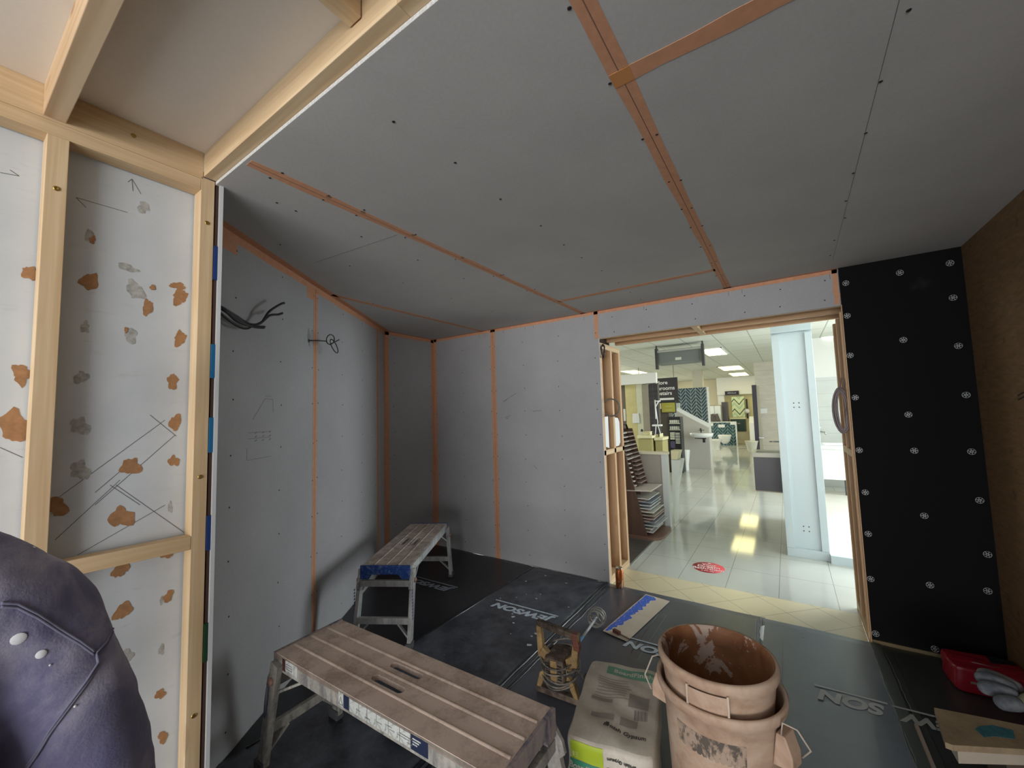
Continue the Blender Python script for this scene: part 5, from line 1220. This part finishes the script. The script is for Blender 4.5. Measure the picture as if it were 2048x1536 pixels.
# ================================================================== CABLES ON THE LEFT WALL
def onA(s_, z, n=.0): return Vector((A0.x, A0.y, 0))+AU*s_+AN*n+Vector((0, 0, z))
mb = MB(); rr = random.Random(8)
for k in range(4):
    e = [(.52, 2.135), (.50, 2.075), (.38, 1.975), (.37, 1.968)][k]
    base = [(.05, 2.02, .0), (.10, 2.01-.008*k, .03+.008*k), (.18, 1.985-.008*k, .05), (.28, 1.965-.004*k, .055+.004*k)]
    if k < 2: base += [(.36, 1.99+.004*k, .06), (.41, 2.06 if k == 0 else 2.04, .07), (e[0]-.03, e[1]-.015, .08), (e[0], e[1], .085)]
    else: base += [(e[0], e[1], .06)]
    pts = [onA(a+.004*k, b, c_) for a, b, c_ in base]
    # smooth
    sm = []
    for i in range(len(pts)-1):
        p0 = pts[max(i-1, 0)]; p1 = pts[i]; p2 = pts[i+1]; p3 = pts[min(i+2, len(pts)-1)]
        for j in range(5):
            u = j/5; sm.append(.5*((2*p1)+(p2-p0)*u+(2*p0-5*p1+4*p2-p3)*u*u+(3*p1-p0-3*p2+p3)*u**3))
    sm.append(pts[-1]); mb.tube(sm, .006, 7)
mb.tube([onA(.08+.28*i/10, 2.0-.055*sin(pi*i/10)-.02*i/10, .02+.03*sin(pi*i/10)) for i in range(11)], .005, 7)
tag(mb.build('wall_cable', CABLEB), 'bundle of black cables poking from the left wall near the corner post', 'cable')
mb = MB(); o_ = onA(.955, 2.008, 0)
mb.tube([onA(.955, 2.008, .0), onA(.97, 2.010, .05), onA(1.01, 2.012, .09)], .0035, 6)
mb.tube([onA(1.05+.055*cos(q), 2.03+.032*sin(q), .10+.01*sin(q)) for q in [2*pi*i/24 for i in range(24)]], .0035, 6, closed=True)
mb.tube([onA(1.085+.06*cos(q)-.01*sin(q), 1.99+.035*sin(q)-.02*cos(q), .11) for q in [2*pi*i/24 for i in range(24)]], .0035, 6, closed=True)
mb.tube([onA(1.04, 1.995, .1), onA(1.08, 2.02, .12), onA(1.14, 2.045, .12)], .0035, 6)
mb.lathe([(.0, .004), (.010, .003), (.012, 0)], 12, Matrix(((AU.x, 0, AN.x, o_.x), (AU.y, 0, AN.y, o_.y), (0, 1, 0, 2.008), (0, 0, 0, 1))))
tag(mb.build('wall_cable', CABLEB), 'knotted loop of thin black cable hanging out of the left wall beside the tape', 'cable')

# ================================================================== PERSON
t = thing('person', (-1.05, -.10, -.008), 0, 'person in a dusty navy sweatshirt bending towards the stud wall, seen from behind', 'person')
SKIN = plain('skin', (.52, .33, .25), .5)
def sweat():
    m, n, p = nt('sweatshirt_navy')
    f = noise(n, coords(n, (1, 1, .6)), 6, 6, .62, .6); g = noise(n, coords(n), 260, 2, .5)
    c = ramp(n, f, ((.32, (.085, .085, .165)), (.52, (.16, .155, .27)), (.68, (.36, .35, .45))))
    n.links.new(c, p.inputs['Base Color']); p.inputs['Roughness'].default_value = .9
    p.inputs['Specular IOR Level'].default_value = .15
    p.inputs['Sheen Weight'].default_value = .25
    bump(n, p, mth(n, 'ADD', g, mth(n, 'MULTIPLY', f, .5)), .3, .003); return m
SW = sweat()
TR = plain('trousers_dark', (.035, .035, .04), .85, var=.3, vs=12)
# continuous body under the clothes
bv = [(-.0, 0, .93), (.0, 0, 1.10), (-.02, 0, 1.26), (-.08, 0, 1.42), (-.14, 0, 1.48), (-.165, 0, 1.56),
      (-.01, .17, 1.2), (.0, .305, .84), (-.20, .285, .76), (-.01, -.17, 1.2), (.0, -.305, .84), (-.20, -.285, .76),
      (.0, .09, .88), (-.05, .11, .50), (.02, .11, .09), (.0, -.09, .88), (-.05, -.11, .50), (.02, -.11, .09)]
be = [(0, 1), (1, 2), (2, 3), (3, 4), (4, 5), (2, 6), (6, 7), (7, 8), (2, 9), (9, 10), (10, 11), (0, 12), (12, 13), (13, 14), (0, 15), (15, 16), (16, 17)]
br = [(.11, .08), (.10, .07), (.10, .07), .045, .05, .048, .03, .035, .032, .03, .035, .032, .08, .055, .04, .08, .055, .04]
body = skin_obj('body', SKIN, bv, be, br, t)
# head with face
def headfn(u, v):
    th = 2*pi*u; ph = pi*(v-.5); x = -cos(th)*cos(ph); y = sin(th)*cos(ph); z = sin(ph)
    f = max(0, -x)
    r = 1+.0*z
    X = x*.098; Yy = y*.076*(1-.18*max(0, -z)); Z = z*.118
    if f > .5:
        X -= .018*math.exp(-(y/.16)**2-((z+.08)/.16)**2)          # nose
        X += .008*(math.exp(-((abs(y)-.38)/.15)**2-((z-.08)/.12)**2))  # eye sockets
        X -= .006*math.exp(-(y/.3)**2-((z+.42)/.07)**2)           # lips
        X -= .006*math.exp(-(y/.25)**2-((z+.75)/.12)**2)          # chin
    if z < -.2: X += .010*(z+.2)*(-1)*0
    return (X, Yy, Z)
hM = Matrix.Translation((-.185, 0, 1.585)) @ Matrix.Rotation(radians(-24), 4, 'Y')
hd = MB().grid(headfn, 48, 32, M=hM); hd.build('head', SKIN, t, center=False)
for sy in (-1, 1):
    MB().grid(lambda u, v: (.018*cos(2*pi*u)*sin(pi*v), sy*.076+.010*cos(pi*v)*sy, .03*sin(2*pi*u)*sin(pi*v)), 16, 8, M=hM).build('ear', SKIN, t)
    MB().grid(lambda u, v: (-.083+.006*cos(2*pi*u)*sin(pi*v), sy*.030+.012*sin(2*pi*u)*sin(pi*v), .010+.007*cos(pi*v)), 12, 8, M=hM).build('eye', plain('eye_%d' % sy, (.6, .6, .58), .2), t)
MB().tube([hM @ Vector(q) for q in ((-.094, -.022, -.048), (-.100, 0, -.050), (-.094, .022, -.048))], .003, 6).build('mouth', plain('lips', (.35, .14, .12), .5), t)
def hairfn(u, v):
    th = 2*pi*u; ph = pi*(v-.5); x = -cos(th)*cos(ph); y = sin(th)*cos(ph); z = sin(ph)
    k = 1.07 if (z > .42 or (x > -.25 and z > -.55)) else .93
    k += .006*sin(th*40)
    return (x*.098*k, y*.076*k, z*.118*k)
MB().grid(hairfn, 64, 32, M=hM).build('hair', plain('hair_brown', (.05, .032, .02), .7, var=.3, vs=60), t, center=False)
# sweatshirt: torso and sleeves fused into one surface
def fuse(name, mat, chains, parent, vox=.012, it=14):
    mb = MB()
    for pts, rads in chains:
        P, R_ = [], []
        for i in range(len(pts)-1):
            for j in range(4):
                u = j/4; P.append(Vector(pts[i]).lerp(Vector(pts[i+1]), u)); R_.append(rads[i]+(rads[i+1]-rads[i])*u)
        P.append(Vector(pts[-1])); R_.append(rads[-1]); mb.tube(P, R_, 20)
        for p_, r_ in ((P[0], R_[0]), (P[-1], R_[-1])):
            mb.grid(lambda u, v, p_=p_, r_=r_: (p_.x+r_*.99*cos(2*pi*u)*sin(pi*v), p_.y+r_*.99*sin(2*pi*u)*sin(pi*v), p_.z+r_*.99*cos(pi*v)*.5), 20, 10)
    o = mb.build(name, mat, parent, center=False)
    rm = o.modifiers.new('fuse', 'REMESH'); rm.mode = 'VOXEL'; rm.voxel_size = vox
    sm_ = o.modifiers.new('smooth', 'SMOOTH'); sm_.factor = .7; sm_.iterations = it
    bpy.context.view_layer.update()
    me2 = bpy.data.meshes.new_from_object(o.evaluated_get(bpy.context.evaluated_depsgraph_get()))
    o.modifiers.clear(); o.data = me2; me2.name = name
    if not me2.materials: me2.materials.append(mat)
    me2.polygons.foreach_set('use_smooth', [True]*len(me2.polygons)); return o
ch = [([(.02, y, .90), (.02, y, 1.0), (.0, y, 1.15), (-.015, y*.9, 1.24)], [.125, .12, .125, .11]) for y in (-.065, 0, .065)]
ch.append(([(-.01, 0, 1.22), (-.05, 0, 1.34), (-.075, 0, 1.385)], [.12, .085, .068]))
for sy in (1, -1):
    ch.append(([(-.03, sy*.03, 1.27), (-.01, sy*.122, 1.276), (.0, sy*.205, 1.200), (.01, sy*.262, 1.06), (.01, sy*.298, .93), (-.02, sy*.318, .81), (-.12, sy*.30, .76), (-.225, sy*.28, .757)], [.090, .094, .085, .078, .075, .074, .060, .042]))
swo = fuse('sweatshirt', SW, ch, t)
tex = bpy.data.textures.new('cloth_folds', 'CLOUDS'); tex.noise_scale = .13; tex.noise_depth = 2
for mtex, st in ((tex, .022),):
    dm = swo.modifiers.new('folds', 'DISPLACE'); dm.texture = mtex; dm.strength = st; dm.mid_level = .5; dm.texture_coords = 'LOCAL'
# trousers and shoes, hands
fuse('trousers', TR, [([(.02, y, .93), (.02, y, .86)], [.115, .115]) for y in (-.06, .06)]+[([(.015, sy*.085, .86), (-.05, sy*.11, .50), (.03, sy*.115, .10)], [.10, .075, .068]) for sy in (-1, 1)], t, .014, 8)
for sy in (-1, 1):
    skin_obj('boot', plain('boot_%d' % sy, (.09, .06, .035), .7), [(.05, sy*.115, .055), (-.03, sy*.115, .05), (-.14, sy*.12, .04), (.03, sy*.115, .13)], [(0, 1), (1, 2), (0, 3)], [(.05, .048), (.05, .045), (.045, .034), .05], t)
    hx, hy, hz = -.235, sy*.275, .755
    skin_obj('palm', SKIN, [(hx, hy, hz), (hx-.05, hy, hz-.005), (hx-.085, hy, hz-.01)], [(0, 1), (1, 2)], [(.028, .018), (.040, .014), (.038, .013)], t)
    for k, L in enumerate((.068, .078, .072, .058)):
        yy = hy+(k-1.5)*.019
        skin_obj('finger', SKIN, [(hx-.085, yy, hz-.01), (hx-.085-L*.5, yy+(k-1.5)*.003, hz-.018), (hx-.085-L*.85, yy+(k-1.5)*.004, hz-.04)], [(0, 1), (1, 2)], [.0095, .009, .0075], t)
    skin_obj('thumb', SKIN, [(hx-.03, hy-sy*.032, hz-.006), (hx-.055, hy-sy*.058, hz-.015), (hx-.085, hy-sy*.066, hz-.028)], [(0, 1), (1, 2)], [.012, .011, .009], t)
# seams and paint flecks lie on the cloth
bpy.context.view_layer.update()
dg = bpy.context.evaluated_depsgraph_get(); swe = swo.evaluated_get(dg); SI = swo.matrix_world.inverted()
def hit(x, y):
    o_ = SI @ CAMP; d = (SI.to_3x3() @ ray(x, y)).normalized()
    ok, p_, n_, _ = swe.ray_cast(o_, d)
    return (p_, n_) if ok else (None, None)
def seam(px, nm='seam'):
    out = []
    for i in range(len(px)-1):
        for j in range(8):
            u = j/8; p_, n_ = hit(px[i][0]+(px[i+1][0]-px[i][0])*u, px[i][1]+(px[i+1][1]-px[i][1])*u)
            if p_ is not None: out.append(p_+n_*.0012)
    if len(out) > 2:
        for o2 in (0, .0055):
            MB().tube([q+Vector((0, 0, -o2)) for q in out], .0019, 6).build(nm, bpy.data.materials['seam_cloth'], swo)
plain('seam_cloth', (.17, .17, .25), .9)
seam([(2, 1206), (35, 1208), (75, 1228), (120, 1258), (160, 1282), (192, 1306)])
seam([(192, 1306), (212, 1285), (226, 1254)]); seam([(192, 1306), (196, 1325), (172, 1362), (135, 1412), (100, 1460), (76, 1500), (52, 1535)])
FL = plain('paint_fleck', (.75, .77, .82), .6)
for x, y, r in ((37, 1277, .0085), (82, 1308, .0062), (67, 1096, .0022), (150, 1412, .002), (100, 1330, .0015)):
    p_, n_ = hit(x, y)
    if p_ is not None:
        M_ = Matrix.Translation(p_+n_*.0012) @ n_.to_track_quat('Z', 'Y').to_matrix().to_4x4()
        MB().lathe([(0, .0012), (r*.8, .001), (r, 0)], 14, M_).build('paint_fleck', FL, swo)
#@@END@@
